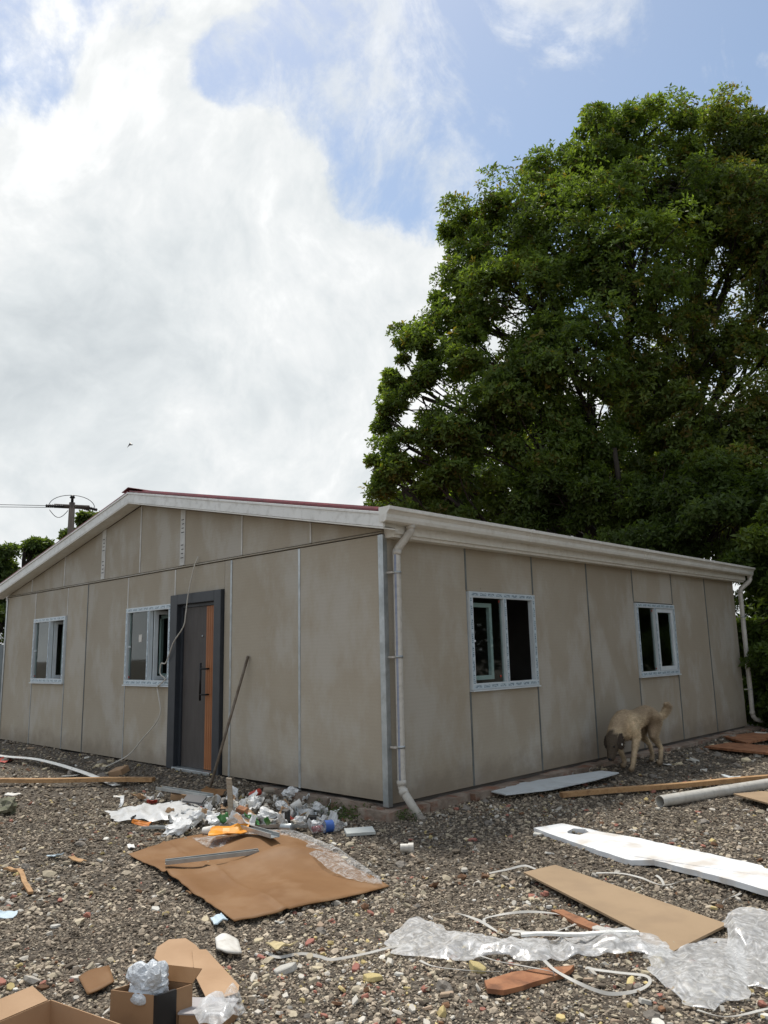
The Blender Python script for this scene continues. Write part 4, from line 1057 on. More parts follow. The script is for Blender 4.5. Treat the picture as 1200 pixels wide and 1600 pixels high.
channel('metal_profile', 'bluish channel slanting from the orange packet onto the cardboard', (366, 1308), (430, 1346), .07, .03, .09, .16)
channel('metal_profile', 'long galvanised channel along the near side of the trash heap', (345, 1303), (480, 1298), .055, .03, .05, .03)
channel('metal_profile', 'short galvanised channel at the left of the trash heap', (222, 1300), (300, 1300), .05, .02, .03)
channel('metal_profile', 'channel piece resting on the back of the trash heap', (248, 1248), (328, 1266), .08, .03, .10, .12)
# white trim strip on the left
pts = spline([gpt(x, y, .02 + q) for x, y, q in ((-50, 1172, .02), (0, 1184, .02), (60, 1194, .05), (120, 1208, .03), (182, 1230, 0))], 30); v = []
for i, p in enumerate(pts):
    d = pts[min(i + 1, 29)] - pts[max(i - 1, 0)]; s = np.cross([0, 0, 1], d); s /= np.linalg.norm(s)
    for q, r_ in ((-.045, 0), (.045, 0), (.045, .006), (.0, .02), (-.045, .006)): v.append(p + s * q + np.array([0, 0, r_]))
f = [(i * 5 + k, i * 5 + (k + 1) % 5, i * 5 + 5 + (k + 1) % 5, i * 5 + 5 + k) for i in range(29) for k in range(5)] + [(4, 3, 2, 1, 0), tuple(145 + k for k in range(5))]
tag(fix(raw('trim_strip', v, f, WHITE, None, False)), 'long bent white plastic trim strip at the left edge', 'trim strip')
# grey drain pipe, hollow
A_, B_ = gpt(1032, 1262, .055), gpt(1215, 1232, .06); v1, f1 = tubegeo([A_, B_], .052, 24, False); v2, f2 = tubegeo([A_, B_], .046, 24, False)
v = list(v1) + list(v2); f = f1 + [tuple(i + 48 for i in reversed(q)) for q in f2] + [(k, (k + 1) % 24, (k + 1) % 24 + 48, k + 48) for k in range(24)] + [(k + 24, k + 72, (k + 1) % 24 + 72, (k + 1) % 24 + 24) for k in range(24)]
tag(raw('drain_pipe', v, f, PVCPIPE, None, False), 'open ended grey drain pipe crossing under the long timber', 'pipe')
p = gpt(626, 1334, .04); pf = thing('pipe_fitting', 'short pale pipe coupling lying alone below the near corner', 'pipe fitting', Vector(p))
tube('pipe_body', [p, p + [.06, .05, .0]], .030, PVCPIPE, pf, 16, False); tube('collar', [p + [.045, .0375, 0], p + [.075, .0625, .0]], .037, PVCPIPE, pf, 16, False)
tube('inner_plug', [p + [.02, .0166, 0], p + [.05, .0416, 0]], .029, DARKP, pf, 16)
# leaning bar
A_ = gpt(325, 1229, .0); tag(tube('leaning_pole', [A_, A_ + (np.array([-2.131, -.02, 1.369]) - A_) * .55, (-2.131, -.02, 1.369)], .0155, STEELP, None, 8), 'thin rusty pole leaning against the wall beside the door', 'pole')
# cable across the front
cb = [(-3.19, -.025, 2.60), (-3.25, -.05, 2.45), (-3.32, -.075, 2.14), (-3.35, -.085, 1.9), (-3.40, -.085, 1.74), (-3.62, -.085, 1.56), (-3.74, -.075, 1.40), (-3.85, -.06, 1.30), (-3.95, -.06, 1.30), (-3.98, -.055, 1.18), (-3.90, -.05, 1.13), (-3.86, -.05, 1.10), (-4.0, -.06, 1.02), (-4.04, -.05, .98), (-3.99, -.05, .85), (-3.95, -.05, .70), (-4.05, -.06, .55), (-4.3, -.10, .35), (-4.55, -.15, .14), (-4.75, -.35, .0)]
tag(tube('hanging_cable', spline(cb, 90), .0085, CABLE, None, 6), 'pale cable hanging loosely across the door and window to the ground', 'cable')

def strap(label, px, w_=.013, seed=0, lift=.03):
    P_ = spline([gpt(x, y, .012) for x, y in px], 14 * len(px)); n = len(P_); v = []
    for i, p in enumerate(P_):
        d = P_[min(i + 1, n - 1)] - P_[max(i - 1, 0)]; d /= np.linalg.norm(d) + 1e-9; s = np.cross([0, 0, 1], d); s /= np.linalg.norm(s)
        tw = nz(p, 3, seed) * 1.6; s = s * math.cos(tw) + np.array([0, 0, 1]) * math.sin(tw); u = np.cross(d, s); c = p + np.array([0, 0, lift * (nz(p, 2.2, seed + 4) + .35) if 0 < i < n - 1 else 0])
        c[2] = max(c[2], float(gz(c[0], c[1])) + .014)
        for q, r_ in ((-w_, -.0008), (w_, -.0008), (w_, .0008), (-w_, .0008)): v.append(c + s * q + u * r_)
    f = [(i * 4 + k, i * 4 + (k + 1) % 4, i * 4 + 4 + (k + 1) % 4, i * 4 + 4 + k) for i in range(n - 1) for k in range(4)] + [(3, 2, 1, 0), tuple((n - 1) * 4 + k for k in range(4))]
    return tag(raw('packing_strap', v, f, STRAP, None, False), label, 'strap', 'white packing straps on the gravel')
for k, (lab, px) in enumerate([
    ('short white strap sticking out left of the tan board', [(765, 1368), (795, 1362), (820, 1359), (838, 1365)]),
    ('white strap winding between the tan board and foam panel', [(930, 1371), (970, 1372), (1000, 1378), (1035, 1388), (1075, 1379), (1132, 1377)]),
    ('small curled strap end above the middle strap', [(1025, 1374), (1033, 1379), (1037, 1388), (1028, 1390)]),
    ('white strap lying over the near edge of the foam panel', [(1130, 1415), (1155, 1402), (1170, 1382), (1205, 1364)]),
    ('looped white strap above the left end of the foreground film', [(675, 1442), (710, 1437), (745, 1445), (772, 1458), (790, 1466), (825, 1467)]),
    ('white strap bent into a narrow hairpin above the foreground film', [(757, 1447), (765, 1439), (850, 1434), (880, 1436), (904, 1444), (870, 1463), (838, 1471), (795, 1468)]),
    ('long thin strap running left from the foreground film', [(415, 1492), (435, 1500), (470, 1495), (500, 1503), (520, 1508), (570, 1500), (620, 1488), (652, 1487)]),
    ('white strap along the near side of the foreground film', [(655, 1510), (680, 1522), (725, 1526), (782, 1524)]),
    ('large open loop of strap in the right foreground gravel', [(850, 1512), (870, 1530), (910, 1548), (950, 1558), (990, 1555), (1014, 1543), (1010, 1530), (970, 1525), (915, 1518)]),
    ('strap crossing the bark board in the foreground', [(750, 1500), (775, 1512), (825, 1525), (868, 1534)]),
    ('strap piece at the very bottom right of the gravel', [(1090, 1584), (1140, 1596), (1210, 1584)])]): strap(lab, px, .0075, k)
beam('trim_strip', 'straight white strip poking out of the foreground film', 'trim strip', (815, 1480), (1000, 1476), .03, .012, WHITE, .05)

# ------------------------------------------------------------------ rubbish heap
def lump(name, label, cat, x, y, z, size, m, seed, group=None, sub=3, rough_=.5, flat=(1, 1, .6)):
    bm = bmesh.new(); bmesh.ops.create_icosphere(bm, subdivisions=sub, radius=.5)
    for v in bm.verts:
        n0 = v.co.normalized(); d = 1 + rough_ * (1.1 * nz(n0, 1.6, seed) + .8 * (abs(nz(n0, 3.4, seed + 3)) - .25) + .35 * nz(n0, 7, seed + 8)); v.co = n0 * .5 * max(.25, d)
        v.co.x *= flat[0]; v.co.y *= flat[1]; v.co.z *= flat[2]
    me = bpy.data.meshes.new(name); bm.to_mesh(me); bm.free()
    p = onz(x, y, -.1 + z); o = link(name, me, m, None, Vector(p)); o.scale = (size,) * 3; o.rotation_euler = (random.uniform(-.4, .4), random.uniform(-.4, .4), random.uniform(0, 6))
    return tag(o, label, cat, group)


def scrap(name, label, cat, x, y, z, a, b, m, rot=None, group=None, t=.003, curl=.25, seed=0):
    """bent piece of sheet a x b"""
    n = 7; v = []
    for j in range(n):
        for i in range(n):
            u, w2 = i / 6 - .5, j / 6 - .5; e = 1 + .12 * nz((u * 2, w2 * 2, seed), 1.7, seed)
            v.append((u * a * e, w2 * b * e, curl * min(a, b) * (1.6 * u * u - .8 * w2 * w2 * (seed % 2) + .9 * nz((u, w2, 0), 2.1, seed + 2))))
    f = [(j * n + i, j * n + i + 1, (j + 1) * n + i + 1, (j + 1) * n + i) for j in range(n - 1) for i in range(n - 1)]
    me = bpy.data.meshes.new(name); me.from_pydata(v, [], f); p = onz(x, y, -.1 + z); o = link(name, me, m, None, Vector(p)); solid(o, t)
    o.rotation_euler = rot or (random.uniform(-.5, .5), random.uniform(-.5, .5), random.uniform(0, 6.28)); return tag(o, label, cat, group)

def block(name, label, cat, x, y, z, d, m, rot, group=None):
    o = box(name, -d[0] / 2, d[0] / 2, -d[1] / 2, d[1] / 2, -d[2] / 2, d[2] / 2, m, None, min(d) * .06); o.location = Vector(onz(x, y, -.1 + z)); o.rotation_euler = rot; return tag(o, label, cat, group)

tag(loft('torn_bag', [(164, 1273), (200, 1272), (240, 1268), (285, 1262), (318, 1262)], [(180, 1287), (215, 1288), (250, 1290), (290, 1290), (322, 1286)], 50, 14, crumple(.10, 6, 21), WBAG, jag=.08, up=.02), 'torn white bag stretched out at the left end of the trash heap', 'plastic bag')
lump('crumpled_tray', 'crumpled white plastic tray at the near edge of the trash heap', 'tray', 277, 1293, .06, .22, WBAG, 4, flat=(.9, 1, .45))
scrap('orange_packet', 'bright orange plastic packet on the near edge of the trash heap', 'packet', 358, 1297, .12, .30, .22, ORANGE, (.10, -.06, .85), t=.006, curl=.16, seed=2)
scrap('orange_packet', 'small torn orange wrapper left of the crumpled tray', 'packet', 220, 1287, .06, .16, .07, mat('burnt_orange', (.55, .19, .02), (.42, .13, .02), rough=.5), (.3, .2, .9), curl=.4, seed=4)
for x, y, z, s, sd_, lab in ((457, 1240, .10, .24, 5, 'big crumpled white bag against the wall at the back of the heap'), (497, 1264, .07, .17, 6, 'pointed white bag at the right end of the heap'), (418, 1275, .12, .22, 7, 'white bag in the middle of the heap beside the dark can'),
                             (398, 1255, .17, .17, 8, 'white crumpled bag behind the upright wooden stake'), (340, 1283, .08, .20, 9, 'greyish white bag just above the orange packet'), (385, 1277, .12, .14, 10, 'small white bag right of the wooden stake'),
                             (305, 1277, .08, .20, 11, 'flattened white bag behind the crumpled tray'), (466, 1282, .06, .13, 12, 'small white bag left of the blue labelled bottle'), (440, 1258, .14, .13, 13, 'knotted white bag high on the heap')):
    lump('plastic_bag', lab, 'plastic bag', x, y, z * .8, s * .95, WBAG, sd_, 'crumpled white bags in the trash heap', rough_=.6, flat=(1, .75, .5))
# upright slat and offcuts
block('wooden_stake', 'greyish wooden stake standing up in the trash heap', 'stake', 360, 1252, .22, (.05, .012, .42), WOODG, (.25, .05, .5))
scrap('cardboard_scrap', 'reddish cardboard scrap by the wall at the back of the heap', 'cardboard', 334, 1237, .10, .24, .12, CARD, (.4, .1, .5), seed=5)
block('wood_offcut', 'pale wooden block at the back left of the heap', 'wood offcut', 281, 1243, .08, (.17, .12, .06), CARDL, (.2, .1, .9)); block('dark_offcut', 'dark grey board piece behind the pale wooden block', 'offcut', 304, 1249, .12, (.20, .12, .02), mat('slate_scrap', (.09, .09, .095), rough=.7), (.35, .1, .6))
block('wood_offcut', 'brown wooden block against the wall right of the heap', 'wood offcut', 425, 1237, .07, (.18, .08, .07), WOODG, (.1, .05, .8)); block('wood_offcut', 'small dark brown block right of the wooden stake', 'wood offcut', 378, 1267, .15, (.09, .06, .06), BARKW, (.3, .2, .4))
block('plaster_offcut', 'flat white plaster offcut right of the blue labelled bottle', 'plaster offcut', 562, 1299, .03, (.24, .13, .025), mat('plaster_piece', (.60, .62, .59), (.5, .52, .49), rough=.9), (.12, 0, 1.0))
block('dark_can', 'small black can standing near the middle of the heap', 'can', 447, 1277, .11, (.055, .055, .13), DARKP, (.2, .1, .3)); block('dark_can', 'dark flat box lying right of the black can', 'box', 484, 1277, .06, (.12, .05, .03), DARKP, (.2, .1, .8))
# bottle with blue label
ba, bb = onz(487, 1294, -.04), onz(540, 1288, -.045); d = (bb - ba); bt = thing('drink_bottle', 'clear plastic bottle with a blue label and dark red dregs', 'bottle', Vector((ba + bb) / 2))
prf = [(0, .030), (.02, .046), (.10, .047), (.16, .044), (.22, .047), (.36, .048), (.46, .044), (.52, .026), (.55, .014), (.58, .014)]; tot = np.linalg.norm(d); k = tot / .58 * 1.0
tube('bottle_body', [ba + d * (q / .58) for q, _ in prf], [r_ for _, r_ in prf], BOTTLE, bt, 20)
tube('bottle_label', [ba + d * .36, ba + d * .60], .0495, BLUEP, bt, 20, False); tube('bottle_cap', [ba + d * .985, ba + d * 1.03], .017, WPAPER, bt, 12)
tube('red_dregs', [ba + d * .03 - [0, 0, .014], ba + d * .3 - [0, 0, .012]], [.026, .030], mat('dregs', (.20, .015, .02), rough=.2), bt, 14)
def cup(name, label, cat, a, z0, d, prof, m):
    p_ = onz(*a, -.1 + z0); d = np.array(d, float); d /= np.linalg.norm(d); return tag(tube(name, [p_ + d * q for q, _ in prof], [r_ for _, r_ in prof], m, None, 14), label, cat)
cup('paper_cup', 'white paper cup lying left of the orange packet', 'cup', (318, 1298), .05, (1, .4, .1), [(0, .026), (.002, .028), (.09, .038), (.093, .041), (.098, .041)], WPAPER)
cup('paper_cup', 'white paper cup tipped over behind the black can', 'cup', (455, 1262), .10, (.5, .8, .4), [(0, .026), (.002, .028), (.09, .038), (.093, .041), (.098, .041)], WPAPER)
cup('tin_can', 'dented tin can near the front of the heap', 'can', (440, 1293), .06, (.9, .3, .05), [(0, .034), (.002, .036), (.05, .033), (.10, .036), (.104, .034)], GALV)
cup('tin_can', 'red drink can at the back of the heap', 'can', (390, 1244), .12, (.3, .9, .3), [(0, .026), (.006, .033), (.11, .033), (.12, .027)], REDP)
# many small countable scraps of the heap
SC = [('white_scrap', 'small bent white plastic scrap in the trash heap', WBAG, 52), ('paper_scrap', 'dirty paper scrap in the trash heap', WPAPER, 26), ('green_scrap', 'small green wrapper scrap in the trash heap', GREENP, 9), ('red_scrap', 'small red wrapper scrap in the trash heap', REDP, 6),
      ('cardboard_scrap', 'small torn cardboard scrap in the trash heap', CARDL, 14), ('dark_scrap', 'small black plastic scrap in the trash heap', DARKP, 10), ('metal_scrap', 'short bent metal scrap in the trash heap', GALV, 6)]
for nm, lab, m_, n in SC:
    for k in range(n):
        t_ = random.random(); x = (285 + 245 * t_ if k % 3 else 205 + 180 * t_) + random.uniform(-18, 18); y = 1262 + random.uniform(-24, 26) * (1 - .3 * t_) + 6 * t_
        z = max(.03, .16 * math.exp(-((x - 405) / 80) ** 2) * random.uniform(.4, 1.1)); s_ = random.uniform(.07, .17)
        if nm in ('red_scrap', 'green_scrap', 'dark_scrap'): s_ *= .7
        scrap(nm, lab, 'scrap', x, y, z, s_, s_ * random.uniform(.25, .8), m_, (random.uniform(-1.1, 1.1), random.uniform(-1.1, 1.1), random.uniform(0, 6.3)), nm.replace('_', ' ') + 's in the trash heap', curl=.7, seed=k)
# body of the heap: fine rubble nobody could count
hv = []
hp = []
for k in range(420):
    t_ = random.random(); x = 310 + 215 * t_; y = 1264 + random.uniform(-24, 24); zz = .10 * math.exp(-((x - 405) / 80) ** 2) * random.random(); p = onz(x, y, -.095 + zz); hp.append(p)
v, f = [], []
for p in hp:
    me = random.choice(CM[random.choice((0, 1, 2, 5, 5))][0]); sc_ = random.uniform(.02, .06); rm = Euler((random.uniform(-1, 1), random.uniform(-1, 1), random.uniform(0, 6))).to_matrix(); k0 = len(v)
    v += [tuple(np.array(rm @ q.co) * sc_ + p) for q in me.vertices]; f += [tuple(i + k0 for i in q.vertices) for q in me.polygons]
tag(raw('heap_rubble', v, f, mat('heap_rubble', (.30, .27, .22), (.50, .47, .42), scale=18, rough=.95)), 'loose rubble and dust under the trash heap by the door', 'rubble', kind='stuff')

# pieces around the yard
lump('mossy_rock', 'greenish rock at the left edge below the long timber', 'rock', 8, 1262, .05, .32, MOSS, 33, rough_=.4, flat=(1, .7, .6))
o = block('cardboard_piece', 'folded cardboard piece on the timber at the left', 'cardboard', 186, 1206, .08, (.20, .16, .09), CARDL, (.25, -.2, .4)); scrap('red_scrap', 'red plastic scrap at the far left edge beside the white trim', 'scrap', 6, 1188, .04, .2, .12, REDP, (.2, .2, .3), seed=7)
for x, y, a, b, m_, lab in ((86, 1338, .12, .06, LBLUE, 'pale blue scrap alone in the left gravel'), (8, 1430, .12, .08, LBLUE, 'pale blue scrap at the left edge of the gravel'), (120, 1344, .13, .06, WOOD, 'orange brown wood chip in the left gravel'), (130, 1312, .16, .012, WHITE, 'thin white strip in the left gravel'),
                            (20, 1242, .16, .08, WPAPER, 'flat white scrap below the left timber'), (250, 1218, .12, .06, WPAPER, 'white scrap below the door step'), (185, 1245, .10, .05, WPAPER, 'white scrap between the left timber and the heap'), (410, 1262, .18, .06, GALV, 'crumpled metal strip on the heap'),
                            (205, 1322, .10, .05, WPAPER, 'pale scrap just left of the cardboard sheet'), (342, 1438, .14, .07, LBLUE, 'pale bluish scrap under the near corner of the cardboard'), (1144, 1216, .20, .14, SHEETB, 'pale blue block behind the long timber at the right'), (518, 1270, .10, .07, WPAPER, 'white scrap at the foot of the weeds'), (110, 1212, .2, .05, WPAPER, 'white rag lying on the left timber'), (440, 1478, .13, .10, mat('cream_foam', (.56, .47, .27), (.44, .35, .2), rough=.9), 'torn cream foam sheet left of the foreground film'),
                            (1040, 1195, .18, .07, WPAPER, 'pale flake beside the hind paws of the dog'), (305, 1395, .10, .06, CARD, 'cardboard corner folded under the left edge of the sheet')):
    scrap('stray_scrap', lab, 'scrap', x, y, .025, a, b, m_, (random.uniform(-.2, .2), random.uniform(-.2, .2), random.uniform(0, 6)), t=.006, curl=.25, seed=int(x))
for k, (x, y, s) in enumerate([(1060, 1195, .12), (1085, 1190, .16), (1120, 1182, .13), (1165, 1190, .17), (1185, 1182, .2), (1150, 1200, .12), (1198, 1172, .2), (1100, 1205, .10), (1020, 1215, .09), (1130, 1148, .12), (1188, 1150, .22), (1160, 1160, .14)]):
    p = gpt(x, y); chip((0, 1, 5, 0, 1, 5)[k % 6], p[0], p[1], s, 'pale broken stone near the right edge behind the long timber', 'stone', 'broken_stone'); list(COL.objects)[-1]['group'] = 'broken stones by the far end of the wall'

# ------------------------------------------------------------------ boxes in the lower left corner
def carton(name, label, c, ang, dx, dy, z0, z1, m, ang2=None, t=.004):
    """open carton; c = far left corner on the ground, dx/dy sides"""
    th = thing(name, label, 'box', (c[0], c[1], z0)); ca, sa = math.cos(ang), math.sin(ang); a2 = ang + math.pi / 2 if ang2 is None else ang2; cb, sb = math.cos(a2), math.sin(a2)
    def Pt(u, v_, z): return (c[0] + u * ca + v_ * cb, c[1] + u * sa + v_ * sb, z)
    def pnl(nm, u0, u1, v0, v1, a, b): return raw(nm, [Pt(*q) for q in bv(u0, u1, v0, v1, a, b)], BF, m, th)
    pnl('side_panel', 0, dx, 0, t, z0, z1); pnl('side_panel', 0, dx, dy - t, dy, z0, z1); pnl('side_panel', 0, t, t + .0005, dy - t - .0005, z0, z1); pnl('side_panel', dx - t, dx, t + .0005, dy - t - .0005, z0, z1)
    pnl('bottom_panel', t + .001, dx - t - .001, t + .001, dy - t - .001, z0 + .002, z0 + .006)
    return th, Pt
gz0 = -.095
bx, Pt = carton('cardboard_carton', 'large open cardboard carton cut off by the lower left corner', (1.945, -3.845), R(12), .52, -.46, gz0, .10, CARDL)
# outward flaps of the large carton
o = raw('flap', [Pt(.0, -.01, .10), Pt(.0, -.45, .10), Pt(-.10, -.45, .13), Pt(-.10, -.01, .13)], [(0, 1, 2, 3)], CARDL, bx); solid(o, .004)
c0 = onz(173, 1547, .055); cN = onz(245, 1556, .055); cR = onz(302, 1537, .055)
ang = math.atan2(cN[1] - c0[1], cN[0] - c0[0]); ln = np.linalg.norm((cN - c0)[:2]); wd_ = np.linalg.norm((cR - cN)[:2]); 
bx2, Pt2 = carton('cardboard_carton', 'small brown carton with a black tape band and foil sticking out', (c0[0], c0[1]), ang, ln, wd_ * .98, gz0, .055, CARTON, math.atan2(cR[1] - cN[1], cR[0] - cN[0]))
# tape band wraps the near corner
tp = mat('black_tape', (.018, .018, .02), rough=.35)
raw('tape_band', [Pt2(*q) for q in bv(ln - .012, ln + .0015, -.0015, .085, gz0, .0555)], BF, tp, bx2)
for k in range(5): raw('printed_mark', [Pt2(*q) for q in bv(ln + .0005, ln + .0012, .115 + k * .012, .123 + k * .012, gz0 + .03, gz0 + .045)], BF, tp, bx2)
o = raw('flap', [Pt2(ln, wd_ * .98, .055), Pt2(0, wd_ * .98, .055), Pt2(.0, wd_ * 1.25, .10), Pt2(ln, wd_ * 1.25, .10)], [(0, 1, 2, 3)], CARD, bx2); solid(o, .004)
p = Pt2(ln * .5, wd_ * .45, .07)
bm = bmesh.new(); bmesh.ops.create_icosphere(bm, subdivisions=4, radius=.5)
for v in bm.verts:
    n0 = v.co.normalized(); v.co = n0 * .5 * (1 + 1.0 * (abs(nz(n0, 1.1, 5)) - .2) + .22 * (abs(nz(n0, 3, 9)) - .2) + .05 * nz(n0, 8, 2)); v.co.z *= 1.1 + .5 * max(0, n0.z) ** 3
me = bpy.data.meshes.new('foil_bag'); bm.to_mesh(me); bm.free(); o = link('foil_bag', me, SILV, None, Vector(p)); o.scale = (.175, .13, .11); o.rotation_euler = (0, 0, ang); tag(o, 'crumpled pale grey plastic bag bulging out of the small carton', 'bag')
# loose bent cardboard behind the cartons
slab('cardboard_flap', 'rounded pale cardboard flap lying behind the small carton', 'cardboard', [(241, 1488), (246, 1474), (264, 1465), (290, 1465), (306, 1475), (322, 1492), (300, 1506), (268, 1508)][::-1], CARDL, .005, .06, tilt=lambda x, y: .10 * (y + 2.9))
slab('cardboard_flap', 'bent pale cardboard strip right of the small carton', 'cardboard', [(300, 1488), (322, 1487), (374, 1538), (372, 1552), (350, 1559), (322, 1557), (304, 1520)][::-1], CARDL, .005, .05, tilt=lambda x, y: .012 * math.sin(9 * x))
tag(loft('cardboard_flap', [(122, 1532), (140, 1524), (170, 1520)], [(136, 1562), (155, 1558), (178, 1548)], 10, 8, lambda u, t, p: .015 + .02 * u, CARD, .005), 'square brown cardboard piece left of the small carton', 'cardboard')
tag(loft('paper_sheet', [(336, 1474), (352, 1469), (372, 1472)], [(338, 1490), (355, 1497), (378, 1492)], 10, 8, lambda u, t, p: .03 + .01 * math.sin(4 * u), WPAPER, .01), 'creamy plaster board piece right of the pale cardboard flap', 'board piece')
c3 = onz(318, 1560, .0); b3, P3 = carton('flat_carton', 'flat closed carton with a grey lid in the lower left', (c3[0] - .02, c3[1] - .10), R(38), .20, .14, gz0, -.035, CARTON)
raw('lid', [P3(*q) for q in bv(-.004, .204, -.004, .144, -.034, -.028)], BF, mat('grey_lid', (.42, .40, .40), (.36, .34, .34), scale=6, rough=.8), b3)
tag(loft('plastic_film', [(300, 1618), (330, 1598), (352, 1600)], [(310, 1640), (345, 1640), (368, 1620)], 24, 20, lambda u, t, p: .07 + crumple(.10, 6, 31)(u, t, p), FILM), 'white plastic film poking up beside the flat carton', 'plastic film')
tag(loft('plastic_film', [(345, 1585), (365, 1583), (378, 1590)], [(350, 1612), (372, 1614), (384, 1608)], 18, 18, lambda u, t, p: .05 + crumple(.08, 6, 37)(u, t, p), FILMC), 'clear bubble of plastic film at the right end of the flat carton', 'plastic film')

# ------------------------------------------------------------------ dog
def dog():
    DG = (.45, 3.86); zg = float(gz(*DG)) + .012
    head = Matrix.Rotation(R(-93), 4, 'Z'); T = Matrix.Translation((DG[0], DG[1], zg)) @ head
    th = thing('dog', 'large tan dog with a dark face sniffing the ground by the wall', 'dog', (DG[0], DG[1], zg)); th.rotation_euler = (0, 0, R(-93)); th.scale = (.93, .93, .92)
    chains = [
        [(-.40, 0, .64, .120), (-.30, 0, .655, .130), (-.08, 0, .625, .118), (.10, 0, .595, .145), (.22, 0, .575, .160)],
        [(.20, 0, .65, .115), (.26, 0, .64, .120), (.36, .0, .585, .115), (.46, .01, .51, .105), (.53, .02, .44, .098)],
        [(.18, 0, .50, .13), (.27, 0, .49, .11)],
        [(.55, .02, .41, .098), (.585, .025, .365, .092), (.615, .03, .30, .068), (.64, .035, .235, .056), (.655, .035, .205, .050)],
        [(.20, .10, .52, .085), (.17, .115, .40, .052), (.25, .125, .25, .037), (.32, .13, .10, .030), (.34, .13, .05, .030), (.375, .13, .035, .036)],
        [(.20, -.10, .52, .085), (.15, -.115, .39, .050), (.19, -.115, .24, .035), (.11, -.115, .10, .029), (.12, -.115, .05, .032), (.15, -.115, .035, .036)],
        [(-.36, .085, .60, .115), (-.30, .105, .47, .080), (-.26, .115, .39, .056), (-.38, .12, .27, .036), (-.43, .12, .22, .031), (-.40, .12, .08, .027), (-.385, .12, .045, .033), (-.35, .12, .035, .036)],
        [(-.38, -.085, .60, .115), (-.36, -.10, .47, .078), (-.36, -.11, .38, .052), (-.50, -.11, .28, .036), (-.56, -.11, .235, .030), (-.61, -.11, .10, .027), (-.60, -.11, .06, .032), (-.57, -.11, .04, .035)],
        [(-.48, 0, .64, .055), (-.57, .02, .61, .042), (-.66, .05, .63, .042), (-.72, .08, .69, .046), (-.73, .10, .75, .046), (-.69, .11, .78, .032)],
    ]
    bm = bmesh.new()
    for ch in chains:
        for a, b in zip(ch[:-1], ch[1:]):
            a, b = np.array(a), np.array(b); n = max(2, int(np.linalg.norm(b[:3] - a[:3]) / .014))
            for i in range(n + 1):
                q = a + (b - a) * i / n; bmesh.ops.create_icosphere(bm, subdivisions=2, radius=q[3], matrix=Matrix.Translation(q[:3]))
    for s_ in (-1, 1):                                           # hanging ears
        for i in range(8):
            t = i / 7; q = (.525 + .035 * t, .02 + s_ * (.085 + .030 * math.sin(t * 2.4)), .455 - .14 * t)
            bmesh.ops.create_icosphere(bm, subdivisions=2, radius=.034 * (.75 + .5 * math.sin(math.pi * (t * .8 + .15))), matrix=Matrix.Translation(q) @ Matrix.Diagonal((1, .5, 1, 1)))
    me = bpy.data.meshes.new('body'); bm.to_mesh(me); bm.free(); tmp = bpy.data.objects.new('tmp', me); COL.objects.link(tmp)
    rm = tmp.modifiers.new('r', 'REMESH'); rm.mode = 'VOXEL'; rm.voxel_size = .011; sm = tmp.modifiers.new('s', 'SMOOTH'); sm.iterations = 5; sm.factor = .5
    ev = tmp.evaluated_get(bpy.context.evaluated_depsgraph_get()); me2 = bpy.data.meshes.new_from_object(ev); bpy.data.objects.remove(tmp)
    me2.name = 'body'; co = np.empty(len(me2.vertices) * 3); me2.vertices.foreach_get('co', co); co = co.reshape(-1, 3); no = np.empty(len(co) * 3); me2.vertices.foreach_get('normal', no); no = no.reshape(-1, 3)
    def colour(co):
        x, y, z = co.T; n1 = np.array([nz(p, 7, 2) for p in co]); n2 = np.array([nz(p, 18, 5) for p in co])
        n0 = np.array([nz(p, 3.1, 8) for p in co]); c = np.array([[.68, .545, .365]]) * (1 + .30 * n1 + .25 * n2)[:, None]; gq = np.clip(.5 + 1.6 * n0, 0, 1)[:, None] * .72; c = c * (1 - gq) + np.array([[.30, .225, .155]]) * gq
        sad = np.clip((z - .60) / .12, 0, 1)[:, None] * .5; c = c * (1 - sad) + np.array([[.30, .225, .15]]) * sad
        fl = np.clip(1.3 - np.hypot((x + .27) / .13, (z - .58) / .11) + .5 * n1, 0, 1)[:, None] * .85; c = c * (1 - fl) + np.array([[.15, .10, .06]]) * fl
        hd = np.clip((x - .56) / .06 + (.42 - z) * 3 + .45 + .9 * n2, 0, 1) * (x > .5) * .95; ear = ((x > .49) & (abs(y - .02) > .085) & (z < .49)).astype(float)
        k = np.maximum(hd, ear)[:, None]; c = c * (1 - k) + np.array([[.062, .049, .039]]) * k
        ft = np.clip((.13 - z) / .1 + .3 * n1, 0, 1)[:, None] * .75; c = c * (1 - ft) + np.array([[.16, .115, .075]]) * ft
        bl = (np.clip((.5 - z) / .2, 0, 1) * (abs(y) < .1) * (abs(x) < .35))[:, None] * .2; c = c * (1 - bl) + np.array([[.48, .40, .29]]) * bl
        return np.clip(c, .01, 1)
    def setcol(me, c): a = me.attributes.new('col', 'FLOAT_COLOR', 'POINT'); a.data.foreach_set('color', np.concatenate([c, np.ones((len(c), 1))], 1).astype(np.float32).ravel())
    setcol(me2, colour(co)); me2.polygons.foreach_set('use_smooth', [True] * len(me2.polygons))
    FUR = mat('dog_fur', (0, 0, 0), attr=('col', 'GEOMETRY'), c2=(.8, .78, .75), scale=40, rough=.9, bump=.5, bscale=90, spec=.15, bdist=.01)
    def put(nm, me, m):
        me.materials.clear(); o = bpy.data.objects.new(nm, me); COL.objects.link(o); me.materials.append(m); o.parent = th; return o
    put('body', me2, FUR)
    # short coat: thin tapering blades leaning back along the body
    r = np.random.default_rng(5); k = r.integers(0, len(co), 26000); P = co[k] + r.normal(size=(26000, 3)) * .003; Nn = no[k]
    fl = np.array([-1., 0, -.45]); d = Nn * .55 + fl + r.normal(size=P.shape) * .14; d -= Nn * np.minimum(0, (d * Nn).sum(1))[:, None]; d /= np.linalg.norm(d, axis=1)[:, None]
